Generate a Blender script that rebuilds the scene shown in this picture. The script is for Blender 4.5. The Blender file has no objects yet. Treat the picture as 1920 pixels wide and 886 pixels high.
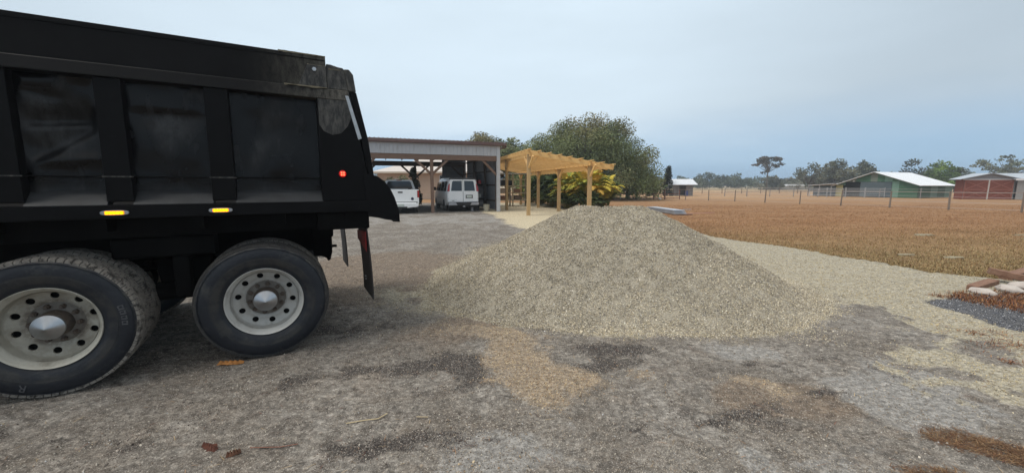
import bpy, math, random
import numpy as np
from mathutils import Vector, Matrix
S = bpy.context.scene
COL = S.collection
rnd = random.Random(7)
R = math.radians

# ------------------------------------------------------------------ camera
cam_d = bpy.data.cameras.new('camera'); cam = bpy.data.objects.new('camera', cam_d); COL.objects.link(cam)
cam_d.sensor_width = 36; cam_d.lens = 36*721/1920; cam_d.clip_start = .05; cam_d.clip_end = 3000
cam.location = (0, 0, 1.6); cam.rotation_euler = (R(90)-math.atan(95/721), 0, 0)
S.camera = cam
S.render.resolution_x = 1024; S.render.resolution_y = 472
# ------------------------------------------------------------------ light
S.view_settings.view_transform = 'Standard'; S.view_settings.look = 'None'
S.view_settings.exposure = 0.36; S.view_settings.gamma = 1
SUN_AZ, SUN_EL = R(-112), R(62)      # azimuth from +Y towards +X
sdir = Vector((math.sin(SUN_AZ)*math.cos(SUN_EL), math.cos(SUN_AZ)*math.cos(SUN_EL), math.sin(SUN_EL)))
sl = bpy.data.lights.new('sun', 'SUN'); sl.energy = 2.1; sl.angle = R(30); sl.color = (1, .95, .87)
so = bpy.data.objects.new('sun', sl); COL.objects.link(so); so.rotation_euler = sdir.to_track_quat('Z', 'Y').to_euler()
so.location = (0, 0, 30)
W = bpy.data.worlds.new('World'); S.world = W; W.use_nodes = True
def world():
    nt = W.node_tree; N = nt.nodes; L = nt.links; N.clear()
    out = N.new('ShaderNodeOutputWorld'); bg = N.new('ShaderNodeBackground'); bg.inputs[1].default_value = .1
    sky = N.new('ShaderNodeTexSky'); sky.sky_type = 'NISHITA'; sky.sun_disc = False
    sky.sun_elevation = SUN_EL; sky.sun_rotation = SUN_AZ; sky.dust_density = 2.0
    tc = N.new('ShaderNodeTexCoord'); sep = N.new('ShaderNodeSeparateXYZ'); L.new(tc.outputs['Generated'], sep.inputs[0])
    # thin overcast: pale towards the sun, greyer away from it
    dot = N.new('ShaderNodeVectorMath'); dot.operation = 'DOT_PRODUCT'; L.new(tc.outputs['Generated'], dot.inputs[0])
    dot.inputs[1].default_value = Vector((-.12, .80, .52)).normalized()
    m1 = N.new('ShaderNodeMapRange'); m1.interpolation_type = 'SMOOTHSTEP'; L.new(dot.outputs['Value'], m1.inputs[0])
    m1.inputs[1].default_value = .50; m1.inputs[2].default_value = .98
    noi = N.new('ShaderNodeTexNoise'); mp = N.new('ShaderNodeMapping'); mp.inputs['Scale'].default_value = (1.3, 1.3, 6)
    L.new(tc.outputs['Generated'], mp.inputs[0]); L.new(mp.outputs[0], noi.inputs[0]); noi.inputs['Scale'].default_value = 1.6
    noi.inputs['Detail'].default_value = 4; noi.inputs['Roughness'].default_value = .5
    cl = N.new('ShaderNodeMix'); cl.data_type = 'RGBA'
    cl.inputs[6].default_value = (4.1, 4.9, 5.6, 1); cl.inputs[7].default_value = (5.7, 6.75, 7.6, 1)
    L.new(m1.outputs[0], cl.inputs[0])
    # elevation ramp (with noise) from the clear blue band at the horizon to the cloud sheet
    ad = N.new('ShaderNodeMath'); ad.operation = 'MULTIPLY_ADD'; L.new(noi.outputs[0], ad.inputs[0]); ad.inputs[1].default_value = .12
    L.new(sep.outputs['Z'], ad.inputs[2])
    m2 = N.new('ShaderNodeMapRange'); m2.interpolation_type = 'SMOOTHSTEP'; L.new(ad.outputs[0], m2.inputs[0])
    m2.inputs[1].default_value = .07; m2.inputs[2].default_value = .24
    hz = N.new('ShaderNodeMix'); hz.data_type = 'RGBA'; hz.inputs[0].default_value = .25
    hz.inputs[6].default_value = (2.75, 4.65, 6.9, 1); L.new(sky.outputs[0], hz.inputs[7])
    mx = N.new('ShaderNodeMix'); mx.data_type = 'RGBA'; L.new(m2.outputs[0], mx.inputs[0]); L.new(hz.outputs[2], mx.inputs[6]); L.new(cl.outputs[2], mx.inputs[7])
    # unseen sky above the frame: cloud sheet set plain grey for less blue light
    m4 = N.new('ShaderNodeMapRange'); m4.interpolation_type = 'SMOOTHSTEP'; L.new(sep.outputs['Z'], m4.inputs[0]); m4.inputs[1].default_value = .42; m4.inputs[2].default_value = .8
    up = N.new('ShaderNodeMix'); up.data_type = 'RGBA'; L.new(m4.outputs[0], up.inputs[0]); L.new(mx.outputs[2], up.inputs[6]); up.inputs[7].default_value = (6.3, 6.3, 6.2, 1); mx = up
    # faint mottling
    m3 = N.new('ShaderNodeMapRange'); L.new(noi.outputs[0], m3.inputs[0]); m3.inputs[1].default_value = .3; m3.inputs[2].default_value = .7
    m3.inputs[3].default_value = .95; m3.inputs[4].default_value = 1.04
    sc = N.new('ShaderNodeVectorMath'); sc.operation = 'SCALE'; L.new(mx.outputs[2], sc.inputs[0]); L.new(m3.outputs[0], sc.inputs['Scale'])
    L.new(sc.outputs[0], bg.inputs[0]); L.new(bg.outputs[0], out.inputs[0])
world()

# ------------------------------------------------------------------ helpers
def srgb(r, g, b):
    f = lambda c: ((c/255+.055)/1.055)**2.4 if c > 10 else c/255/12.92
    return (f(r), f(g), f(b))
def mat(name, col, rough=.7, metal=0, c2=None, scale=4, amt=.5, bump=0, bscale=None, emit=0, c3=None, scale3=1, lo3=.55, hi3=.7,
        stretch=None, attr=None, inst=None, spec=.5, coat=0, trans=0, detail=5):
    m = bpy.data.materials.new(name); m.use_nodes = True
    nt = m.node_tree; N = nt.nodes; L = nt.links; b = N['Principled BSDF']
    b.inputs['Roughness'].default_value = rough; b.inputs['Metallic'].default_value = metal
    b.inputs['Specular IOR Level'].default_value = spec; b.inputs['Coat Weight'].default_value = coat
    b.inputs['Base Color'].default_value = (*col, 1)
    tc = N.new('ShaderNodeTexCoord'); vec = tc.outputs['Object']
    if stretch:
        mp = N.new('ShaderNodeMapping'); mp.inputs['Scale'].default_value = stretch; L.new(vec, mp.inputs[0]); vec = mp.outputs[0]
    cur = None
    if attr:
        a = N.new('ShaderNodeAttribute'); a.attribute_name = attr; a.attribute_type = 'INSTANCER' if inst else 'GEOMETRY'; cur = a.outputs['Color']
    if c2:
        n = N.new('ShaderNodeTexNoise'); n.inputs['Scale'].default_value = scale; n.inputs['Detail'].default_value = detail; n.inputs['Roughness'].default_value = .65; L.new(vec, n.inputs[0])
        r = N.new('ShaderNodeMapRange'); L.new(n.outputs[0], r.inputs[0]); r.inputs[1].default_value = .5-.25*amt-.03; r.inputs[2].default_value = .5+.25*amt+.03
        x = N.new('ShaderNodeMix'); x.data_type = 'RGBA'; L.new(r.outputs[0], x.inputs[0]); x.inputs[6].default_value = (*col, 1); x.inputs[7].default_value = (*c2, 1)
        if cur is not None: L.new(cur, x.inputs[6])
        cur = x.outputs[2]
    if c3:
        n = N.new('ShaderNodeTexNoise'); n.inputs['Scale'].default_value = scale3; n.inputs['Detail'].default_value = 8; n.inputs['Roughness'].default_value = .7; L.new(vec, n.inputs[0])
        r = N.new('ShaderNodeMapRange'); L.new(n.outputs[0], r.inputs[0]); r.inputs[1].default_value = lo3; r.inputs[2].default_value = hi3
        x = N.new('ShaderNodeMix'); x.data_type = 'RGBA'; L.new(r.outputs[0], x.inputs[0]); x.inputs[6].default_value = (*col, 1); x.inputs[7].default_value = (*c3, 1)
        if cur is not None: L.new(cur, x.inputs[6])
        cur = x.outputs[2]
    if cur is not None: L.new(cur, b.inputs['Base Color'])
    if bump:
        n = N.new('ShaderNodeTexNoise'); n.inputs['Scale'].default_value = bscale or scale*3; n.inputs['Detail'].default_value = 6; L.new(vec, n.inputs[0])
        bp = N.new('ShaderNodeBump'); bp.inputs['Strength'].default_value = min(1, bump); bp.inputs['Distance'].default_value = .02*max(1, bump); L.new(n.outputs[0], bp.inputs['Height']); L.new(bp.outputs[0], b.inputs['Normal'])
    if emit:
        b.inputs['Emission Color'].default_value = (*col, 1); b.inputs['Emission Strength'].default_value = emit
    if trans: b.inputs['Transmission Weight'].default_value = trans
    return m

class MB:
    def __init__(s): s.v = []; s.f = []
    def add(s, vs, fs):
        o = len(s.v); s.v += [tuple(v) for v in vs]; s.f += [tuple(i+o for i in f) for f in fs]; return s
    def box(s, x0, x1, y0, y1, z0, z1):
        return s.add([(x0,y0,z0),(x1,y0,z0),(x1,y1,z0),(x0,y1,z0),(x0,y0,z1),(x1,y0,z1),(x1,y1,z1),(x0,y1,z1)],
                     [(0,3,2,1),(4,5,6,7),(0,1,5,4),(1,2,6,5),(2,3,7,6),(3,0,4,7)])
    def bar(s, p, q, w, h, up=(0,0,1)):
        p, q = Vector(p), Vector(q); d = (q-p).normalized(); u = Vector(up)
        if abs(d.dot(u)) > .98: u = Vector((0,1,0))
        a = d.cross(u).normalized()*w/2; b = a.cross(d).normalized()*h/2
        vs = [p-a-b, p+a-b, p+a+b, p-a+b, q-a-b, q+a-b, q+a+b, q-a+b]
        return s.add(vs, [(0,1,2,3),(7,6,5,4),(4,5,1,0),(5,6,2,1),(6,7,3,2),(7,4,0,3)])
    def tube(s, p, q, r, r2=None, n=10, cap=True):
        p, q = Vector(p), Vector(q); r2 = r if r2 is None else r2; d = (q-p).normalized()
        u = Vector((0,0,1)) if abs(d.z) < .9 else Vector((1,0,0)); a = d.cross(u).normalized(); b = d.cross(a)
        vs = []
        for c, rr in ((p, r), (q, r2)):
            for i in range(n):
                t = 2*math.pi*i/n; vs.append(c+a*rr*math.cos(t)+b*rr*math.sin(t))
        fs = [(i, (i+1)%n, n+(i+1)%n, n+i) for i in range(n)]
        if cap: fs += [tuple(range(n-1,-1,-1)), tuple(range(n, 2*n))]
        return s.add(vs, fs)
    def path(s, pts, radii, n=8):
        pts = [Vector(p) for p in pts]; rings = []
        for i, p in enumerate(pts):
            d = (pts[min(i+1, len(pts)-1)]-pts[max(i-1, 0)]).normalized()
            u = Vector((0,0,1)) if abs(d.z) < .9 else Vector((1,0,0)); a = d.cross(u).normalized(); b = d.cross(a)
            rings.append([p+a*radii[i]*math.cos(2*math.pi*k/n)+b*radii[i]*math.sin(2*math.pi*k/n) for k in range(n)])
        vs = [v for r_ in rings for v in r_]
        fs = [(i*n+k, i*n+(k+1)%n, (i+1)*n+(k+1)%n, (i+1)*n+k) for i in range(len(pts)-1) for k in range(n)]
        fs += [tuple(range(n-1,-1,-1)), tuple((len(pts)-1)*n+k for k in range(n))]
        return s.add(vs, fs)
    def prism(s, poly, axis, a, b):
        """poly 2D outline in the plane normal to axis, extruded a..b"""
        n = len(poly)
        def P(u, v, t): return {'x': (t,u,v), 'y': (u,t,v), 'z': (u,v,t)}[axis]
        vs = [P(u,v,a) for u,v in poly]+[P(u,v,b) for u,v in poly]
        return s.add(vs, [tuple(range(n)), tuple(range(2*n-1, n-1, -1))]+[(i, i+n, (i+1)%n+n, (i+1)%n) for i in range(n)])
    def lathe(s, prof, n=48, axis='y', c=(0,0,0), close=False):
        """prof: (radius, along) list"""
        vs = []
        for r_, t in prof:
            for i in range(n):
                a = 2*math.pi*i/n; u, v = r_*math.cos(a), r_*math.sin(a)
                p = {'y': (u,t,v), 'z': (u,v,t), 'x': (t,u,v)}[axis]
                vs.append((p[0]+c[0], p[1]+c[1], p[2]+c[2]))
        m = len(prof); fs = []
        for j in range(m if close else m-1):
            for i in range(n): fs.append((j*n+i, j*n+(i+1)%n, ((j+1)%m)*n+(i+1)%n, ((j+1)%m)*n+i))
        return s.add(vs, fs)
    def mesh(s, name, m, smooth=False):
        me = bpy.data.meshes.new(name); me.from_pydata(s.v, [], s.f); me.materials.append(m)
        if smooth: me.polygons.foreach_set('use_smooth', [True]*len(me.polygons))
        me.update(); return me
    def build(s, name, m, parent=None, smooth=False, bevel=0, seg=2, auto=None):
        me = s.mesh(name, m, smooth); fix(me)
        o = bpy.data.objects.new(name, me); COL.objects.link(o); o.parent = parent
        if bevel:
            b = o.modifiers.new('bevel', 'BEVEL'); b.width = bevel; b.segments = seg; b.limit_method = 'ANGLE'; b.angle_limit = R(35); b.harden_normals = False
        if auto: me.shade_smooth() if hasattr(me, 'shade_smooth') else None; me.set_sharp_from_angle(angle=R(auto))
        return o
def fix(me):
    import bmesh
    b = bmesh.new(); b.from_mesh(me); bmesh.ops.recalc_face_normals(b, faces=b.faces); b.to_mesh(me); b.free()
def link(name, me, parent=None, loc=None, rz=0):
    o = bpy.data.objects.new(name, me); COL.objects.link(o); o.parent = parent
    if loc is not None: o.location = loc
    o.rotation_euler = (0, 0, rz); return o
def tag(o, label=None, cat=None, group=None, kind=None):
    if label: o['label'] = label
    if cat: o['category'] = cat
    if group: o['group'] = group
    if kind: o['kind'] = kind
    return o
def empty(name, loc=(0,0,0), rz=0, label=None, cat=None, group=None):
    o = bpy.data.objects.new(name, None); COL.objects.link(o); o.location = loc; o.rotation_euler = (0,0,rz); o.empty_display_size = .3
    return tag(o, label, cat, group)
def copy_tree(o, parent=None):
    c = o.copy(); COL.objects.link(c); c.parent = parent
    for ch in list(o.children): copy_tree(ch, c)
    return c
def np_mesh(name, verts, faces, m, parent=None, colors=None, smooth=False, attrs=None):
    """verts (n,3), faces (k,3|4)"""
    me = bpy.data.meshes.new(name); k = faces.shape[1]; nf = len(faces)
    me.vertices.add(len(verts)); me.vertices.foreach_set('co', verts.astype(np.float32).ravel())
    me.loops.add(nf*k); me.loops.foreach_set('vertex_index', faces.astype(np.int32).ravel())
    me.polygons.add(nf); me.polygons.foreach_set('loop_start', np.arange(0, nf*k, k, dtype=np.int32))
    if smooth: me.polygons.foreach_set('use_smooth', np.ones(nf, dtype=bool))
    me.update(calc_edges=True)
    if colors is not None:
        a = me.color_attributes.new('col', 'FLOAT_COLOR', 'POINT'); a.data.foreach_set('color', np.c_[colors, np.ones(len(colors))].astype(np.float32).ravel())
    for kk, vv in (attrs or {}).items():
        a = me.attributes.new(kk, 'FLOAT', 'POINT'); a.data.foreach_set('value', vv.astype(np.float32).ravel())
    me.materials.append(m); me.validate()
    o = bpy.data.objects.new(name, me); COL.objects.link(o); o.parent = parent; return o

_lat = np.random.default_rng(3).random((256, 256))
def vnoise(x, y, f=1.0, oct=4, seed=0, rough=.55):
    x = np.asarray(x, float); y = np.asarray(y, float)
    t = np.zeros(np.broadcast(x, y).shape); a = 1; tot = 0
    for o in range(oct):
        X = x*f+seed*17.3+o*5.1; Y = y*f+seed*9.7+o*3.3
        xi = np.floor(X).astype(int); yi = np.floor(Y).astype(int); fx = X-xi; fy = Y-yi
        fx = fx*fx*(3-2*fx); fy = fy*fy*(3-2*fy); g = lambda i, j: _lat[i % 256, j % 256]
        t = t+a*((g(xi,yi)*(1-fx)+g(xi+1,yi)*fx)*(1-fy)+(g(xi,yi+1)*(1-fx)+g(xi+1,yi+1)*fx)*fy)
        tot += a; a *= rough; f *= 2.03
    return t/tot
def sstep(a, b, x):
    t = np.clip((x-a)/(b-a), 0, 1); return t*t*(3-2*t)
def polydist(px, py, pts, closed=False):
    d = np.full(np.shape(px), 1e9); n = len(pts)
    for i in range(n if closed else n-1):
        ax, ay = pts[i]; bx, by = pts[(i+1) % n]; dx, dy = bx-ax, by-ay
        t = np.clip(((px-ax)*dx+(py-ay)*dy)/(dx*dx+dy*dy+1e-12), 0, 1)
        d = np.minimum(d, np.hypot(px-ax-t*dx, py-ay-t*dy))
    return d
def inside(px, py, pts):
    c = np.zeros(np.shape(px), bool); n = len(pts)
    for i in range(n):
        ax, ay = pts[i]; bx, by = pts[(i+1) % n]
        cond = ((ay > py) != (by > py)) & (px < (bx-ax)*(py-ay)/((by-ay) if by != ay else 1e-9)+ax)
        c ^= cond
    return c
def sdf(px, py, pts): # positive inside
    d = polydist(px, py, pts, True); return np.where(inside(px, py, pts), d, -d)
def blob(x, y, cx, cy, rx, ry, a=0):
    a = R(a); u = (x-cx)*math.cos(a)+(y-cy)*math.sin(a); v = -(x-cx)*math.sin(a)+(y-cy)*math.cos(a)
    return np.exp(-((u/rx)**2+(v/ry)**2))

# ------------------------------------------------------------------ ground
# gravel heap height field ---------------------------------------------------
PA, PB, PC = (1.048, 6.369), (2.149, 6.347), (1.685, 8.222)
def heap(x, y):
    def cone(a, b, H, rl, rr, rf, rb):
        ax, ay = a; bx, by = b; dx, dy = bx-ax, by-ay
        t = np.clip(((x-ax)*dx+(y-ay)*dy)/(dx*dx+dy*dy), 0, 1); ux = x-ax-t*dx; uy = y-ay-t*dy
        d = np.hypot(ux, uy)+1e-6; cx = ux/d; cy = uy/d
        rx = np.where(cx < 0, rl, rr); ry = np.where(cy < 0, rf, rb)
        rad = 1/np.sqrt((cx/rx)**2+(cy/ry)**2)
        q = d/rad
        return H*(1.03-q-.045*np.exp(-(q/.10)**2)), q
    wob = (vnoise(x, y, 1.1, 4, 5)-.5)*.22
    h1, q1 = cone(PA, PB, 1.329, 2.378, 2.424, 2.29, 3.334)
    h2, q2 = cone(PB, PC, .72, 2.583, 2.12, 2.29, 3.334)
    k = .04; h = np.log(np.exp(h1/k)+np.exp(h2/k))*k - .015
    h = h+wob*np.clip(h, 0, .5)*.9 + (vnoise(x, y, 3.5, 3, 8)-.5)*.07*np.clip(h*4, 0, 1)
    # flare at the foot
    return np.where(h > .12, h, .12*np.exp(np.minimum(h-.12, 0)/.12)) - .045
RIGHT = [(-31, 40), (3.0, 40), (5.4, 9.75), (5.62, 9.28), (6.5, 8.3), (6.9, 7.72), (8.0, 7.55), (9.0, 7.35), (10.2, 7.0), (12.14, 6.29), (15, 6.2), (20, 5.9), (22.5, 5.4), (26, 5.5), (31, 3.9), (36.3, 2.2)]
def xright(y):
    ys = [r[0] for r in RIGHT]; xs = [r[1] for r in RIGHT]
    return np.interp(y, ys, xs)
PAD = [(-2.6, 26), (-1.1, 21), (-.55, 18.6), (-.2, 16.5), (.6, 14), (1.6, 12.6), (6, 12.2), (6.1, 20), (5.6, 24), (3.2, 31), (2, 36.4), (-4, 36.4)]
NEWG = [(3.9, 6), (4.1, 5.3), (4.32, 4.98), (4.69, 4.80), (4.5, 4.4), (4.27, 3.97), (3.75, 3.5), (3.44, 3.24), (3.47, 2.94), (3.52, 2.63), (3.60, 2.48), (3.9, 2.2), (5, 1), (60, -9), (60, 7), (8, 8), (6.5, 12.5), (4.5, 12.5)]
BED = [(5.75, 5.25), (5.60, 4.7), (5.50, 4.1), (5.9, 3.7), (9, 3.2), (30, 3), (30, 6), (8.5, 5.9), (7, 5.5), (6.2, 5.4)]
def masks(x, y):
    n1 = vnoise(x, y, 1.6, 5, 1); n2 = vnoise(x, y, .7, 4, 2); n3 = vnoise(x, y, 5, 4, 3)
    g = sstep(-.26, .30, sdf(x, y, NEWG)+(n1-.5)*1.1+(vnoise(x, y, 7, 4, 15)-.5)*.9)*.98
    g = g*(1-.7*(y < 5)*sstep(.60, .74, n1+.3*blob(x, y, 4.6, 3.6, .7, .35, 30)+.25*blob(x, y, 4.2, 3.0, .5, .15, 30)))
    g = np.maximum(g, .75*sstep(.3, .7, blob(x, y, 3.75, 4.62, .35, .12, 20)+(n1-.5)*.6))
    hp = heap(x, y); near = sstep(-.034, .01, hp+(n1-.5)*.05)
    g = np.maximum(g, near)
    g = np.maximum(g, 1.0*blob(x, y, -1.15, 5.35, 1.05, .75, -20)*sstep(.25, .65, n1+.15))
    t = 1.3*blob(x, y, .05, 3.55, .42, .42, 12)+1.25*blob(x, y, .22, 2.95, .40, .36, 0)+.8*blob(x, y, -.1, 4.05, .8, .22, -10)+.6*blob(x, y, .62, 3.05, .25, .25)
    t = t+.75*blob(x, y, 2.0, 3.0, .42, .18, -20)+.5*blob(x, y, 1.2, 3.05, .6, .16)+.55*blob(x, y, 3.3, 4.35, .6, .12, 15)
    tan = sstep(.20, 1.15, t+(n1-.5)*1.5+(n3-.5)*1.0)
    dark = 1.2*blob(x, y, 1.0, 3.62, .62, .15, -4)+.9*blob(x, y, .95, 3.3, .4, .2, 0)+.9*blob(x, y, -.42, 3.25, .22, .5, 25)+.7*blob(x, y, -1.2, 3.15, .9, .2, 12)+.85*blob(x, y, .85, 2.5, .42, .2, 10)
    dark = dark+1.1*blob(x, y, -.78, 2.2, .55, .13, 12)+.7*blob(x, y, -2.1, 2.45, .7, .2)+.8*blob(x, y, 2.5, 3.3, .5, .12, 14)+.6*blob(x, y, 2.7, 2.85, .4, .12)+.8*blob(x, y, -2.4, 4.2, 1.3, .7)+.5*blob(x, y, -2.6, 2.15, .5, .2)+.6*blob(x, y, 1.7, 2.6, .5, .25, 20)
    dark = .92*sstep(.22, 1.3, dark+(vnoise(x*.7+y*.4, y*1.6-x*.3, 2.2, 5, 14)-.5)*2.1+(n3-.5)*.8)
    pale = sstep(.25, .9, 1.2*blob(x, y, 3.1, 2.75, .55, .55, 30)+1.0*blob(x, y, 2.25, 3.55, .55, .2, -10)+.9*blob(x, y, .1, 2.15, .7, .25)+.7*blob(x, y, 1.9, 2.05, .8, .25)+.75*blob(x, y, -4, 19, 7, 4)+(n1-.5)*1.3+(n3-.5)*1.2)
    warm = sstep(.35, .75, .55*blob(x, y, -2.2, 8, 3.2, 2.2)+.35*blob(x, y, -2.4, 2.9, 2, 1)+.5*blob(x, y, 2.2, 2.7, .6, .3)+.4*blob(x, y, -.3, 4.1, 1.2, .5)+.5*blob(x, y, -2.8, 6.5, 2.5, 2)+.6*blob(x, y, 1.95, 2.8, .4, .2, 20)+.5*blob(x, y, 3.4, 4.6, .8, .3)+(n2-.40)*.8)*(1-.8*pale)
    pad = sstep(-.25, .35, sdf(x, y, PAD)+(n1-.5)*1.0+(n3-.5)*.3)*(1-near)
    bed = sstep(-.06, .1, sdf(x, y, BED)+(n1-.5)*.35)
    return dict(pale=pale*(1-near), g=np.clip(g, 0, 1), tan=tan, dark=dark*(1-near), warm=warm, pad=pad, bed=bed)

def graded(a, b, s0, k, c=0.):
    out = [c]; v = c
    while v < b: v += s0+k*abs(v-c); out.append(min(v, b))
    v = c; neg = []
    while v > a: v -= s0+k*abs(v-c); neg.append(max(v, a))
    return np.array(neg[::-1]+out)
def groundz(x, y):
    fade = 1/(1+(np.maximum(y, 0)/14)**2)
    z = (vnoise(x, y, .8, 3, 21)-.5)*.05+(vnoise(x, y, 6, 4, 22)-.5)*.042+(vnoise(x*1.0, y*1.5, 19, 3, 23)-.5)*.026*sstep(.35, .7, vnoise(x, y, 2.1, 3, 24))
    # wheel tracks sweeping past the heap
    r1 = np.hypot(x+1.5, y-19.5); tr = np.zeros_like(z)
    for rc in (10.6, 12.4, 13.3): tr += np.exp(-((r1-rc)/.16)**2)*(.6+.4*np.sin(x*24))*.03*(x < .5)
    z = z-tr
    # parallel ridges on the new gravel lane
    s = (x-6)*.35+(y-8)*.94+.5*vnoise(x, y, .5, 2, 4)
    z = z+.012*np.sin(s*9)*sstep(2.8, 4, x)*sstep(4.9, 6.4, y)*(1-sstep(11, 14, y))*vnoise(x, y, 1, 2, 6)
    # tyre cleat marks
    z = z-.035*np.maximum(0, np.sin((x*.25+y)*38))*blob(x, y, 2.55, 2.72, .28, .16, -15)
    z = z-.014*np.maximum(0, np.sin((x*.35+y)*34))*blob(x, y, 1.9, 2.35, .8, .3, -10)*vnoise(x, y, 5, 2, 9)
    return z*fade-.004
def make_driveway():
    ys = np.concatenate([np.linspace(-30, 1.0, 40)[:-1], 1.0+(graded(0, 35.3, .014, .0085)[1:])])
    xs = graded(-50, 50, .022, .0105, .6)
    X, Y = np.meshgrid(xs, ys)
    edge = xright(Y)+(vnoise(Y, Y*0, 1.1, 4, 11)-.5)*np.clip(.05*Y, .1, .8)
    edge = edge+(vnoise(Y, Y*0, 9, 2, 12)-.5)*.12
    X = np.minimum(X, edge)
    Z = groundz(X, Y)+.012
    Z = np.where(X >= edge-1e-6, -.05, Z+.018*sstep(3.5, 6, X)*sstep(5, 7, Y))
    Z = np.where(Y > 36.2, -.05, Z)
    ny, nx = X.shape
    idx = np.arange(ny*nx).reshape(ny, nx)
    F = np.stack([idx[:-1,:-1], idx[:-1,1:], idx[1:,1:], idx[1:,:-1]], -1).reshape(-1, 4)
    V = np.stack([X, Y, Z], -1).reshape(-1, 3)
    area = np.abs(V[F[:,1],0]-V[F[:,0],0])+np.abs(V[F[:,2],0]-V[F[:,3],0])
    F = F[area > 1e-5]
    M = masks(V[:,0], V[:,1])
    used = np.unique(F); remap = -np.ones(len(V), int); remap[used] = np.arange(len(used))
    return V[used], remap[F], {k: v[used] for k, v in M.items()}

def ground_mat():
    m = bpy.data.materials.new('driveway_dirt'); m.use_nodes = True; nt = m.node_tree; N = nt.nodes; L = nt.links; b = N['Principled BSDF']
    b.inputs['Roughness'].default_value = .92; b.inputs['Specular IOR Level'].default_value = .25
    tc = N.new('ShaderNodeTexCoord')
    def noise(sc, det=6, ro=.65, st=None):
        n = N.new('ShaderNodeTexNoise'); n.inputs['Scale'].default_value = sc; n.inputs['Detail'].default_value = det; n.inputs['Roughness'].default_value = ro
        v = tc.outputs['Object']
        if st: mp = N.new('ShaderNodeMapping'); mp.inputs['Scale'].default_value = st; L.new(v, mp.inputs[0]); v = mp.outputs[0]
        L.new(v, n.inputs[0]); return n.outputs[0]
    def rng(v, a, b_, c=0, d=1):
        r = N.new('ShaderNodeMapRange'); L.new(v, r.inputs[0]); 
        for i, q in enumerate((a, b_, c, d)): r.inputs[i+1].default_value = q
        return r.outputs[0]
    def mix(f, a, b_):
        x = N.new('ShaderNodeMix'); x.data_type = 'RGBA'
        if isinstance(f, float): x.inputs[0].default_value = f
        else: L.new(f, x.inputs[0])
        for i, q in ((6, a), (7, b_)):
            if isinstance(q, tuple): x.inputs[i].default_value = (*q, 1)
            else: L.new(q, x.inputs[i])
        return x.outputs[2]
    def attr(n, nz, k=.5, soft=.18):
        a = N.new('ShaderNodeAttribute'); a.attribute_name = n
        ma = N.new('ShaderNodeMath'); ma.operation = 'MULTIPLY_ADD'; L.new(nz, ma.inputs[0]); ma.inputs[1].default_value = k; L.new(a.outputs['Fac'], ma.inputs[2])
        return rng(ma.outputs[0], .5+k*.5-soft, .5+k*.5+soft)
    fine = noise(55, 3, .8); mid = noise(9, 7, .75); big = noise(1.3, 5); spk = noise(130, 2, .7)
    c = mix(rng(big, .38, .62), (.166,.145,.122), (.295,.275,.248))
    c = mix(rng(mid, .46, .60, 0, .8), c, (.10,.089,.079)); c = mix(rng(noise(4.0, 6, .7), .55, .66, 0, .75), c, (.085,.073,.065))
    c = mix(rng(noise(7, 7, .8, (1, 1.9, 1)), .47, .62, 0, .55), c, mix(rng(fine, .4, .6), (.075,.062,.052), (.12,.10,.085)))
    c = mix(rng(noise(2.6, 6, .75, (1, 1.6, 1)), .50, .68, 0, .45), c, (.19,.15,.115))
    c = mix(attr('pale', mid, 1.1, .22), c, mix(rng(mid, .35, .65), (.235,.224,.21), (.285,.275,.26)))
    c = mix(attr('warm', mid, 1.0, .25), c, mix(rng(mid, .4, .6), (.20,.155,.115), (.135,.105,.082)))
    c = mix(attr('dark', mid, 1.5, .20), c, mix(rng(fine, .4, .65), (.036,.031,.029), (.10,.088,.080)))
    c = mix(attr('tan', mid, 1.3, .20), c, mix(rng(fine, .4, .65), (.33,.265,.19), (.20,.16,.125)))
    c = mix(attr('g', mid, 1.0, .16), c, mix(rng(mid, .35, .65), mix(rng(fine, .4, .65), (.31,.27,.19), (.43,.385,.285)), (.36,.335,.275)))
    c = mix(attr('pad', fine, .3, .3), c, mix(rng(mid, .35, .65), (.56,.485,.335), (.47,.41,.29)))
    c = mix(attr('bed', mid, .7, .12), c, mix(rng(fine, .4, .65), (.045,.047,.055), (.12,.125,.14)))
    c = mix(rng(spk, .56, .70), c, (.45,.42,.38))
    c = mix(rng(spk, .42, .30, 0, .35), c, (.07,.06,.055))
    gr1 = N.new('ShaderNodeMath'); gr1.operation = 'MULTIPLY'; L.new(rng(noise(34, 4, .8), .40, .60, .70, 1.25), gr1.inputs[0]); L.new(rng(noise(14, 5, .8, (1, 1.7, 1)), .40, .60, .70, 1.20), gr1.inputs[1])
    gsc = N.new('ShaderNodeVectorMath'); gsc.operation = 'SCALE'; L.new(c, gsc.inputs[0]); L.new(gr1.outputs[0], gsc.inputs['Scale']); c = gsc.outputs[0]
    L.new(c, b.inputs['Base Color'])
    bp = N.new('ShaderNodeBump'); bp.inputs['Strength'].default_value = .75; bp.inputs['Distance'].default_value = .035; L.new(mid, bp.inputs['Height'])
    b2 = N.new('ShaderNodeBump'); b2.inputs['Strength'].default_value = .8; b2.inputs['Distance'].default_value = .006; L.new(fine, b2.inputs['Height']); L.new(bp.outputs[0], b2.inputs['Normal'])
    L.new(b2.outputs[0], b.inputs['Normal'])
    return m
V, F, M = make_driveway()
drive = np_mesh('driveway', V, F, ground_mat(), smooth=True, attrs=M); tag(drive, kind='structure')

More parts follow.
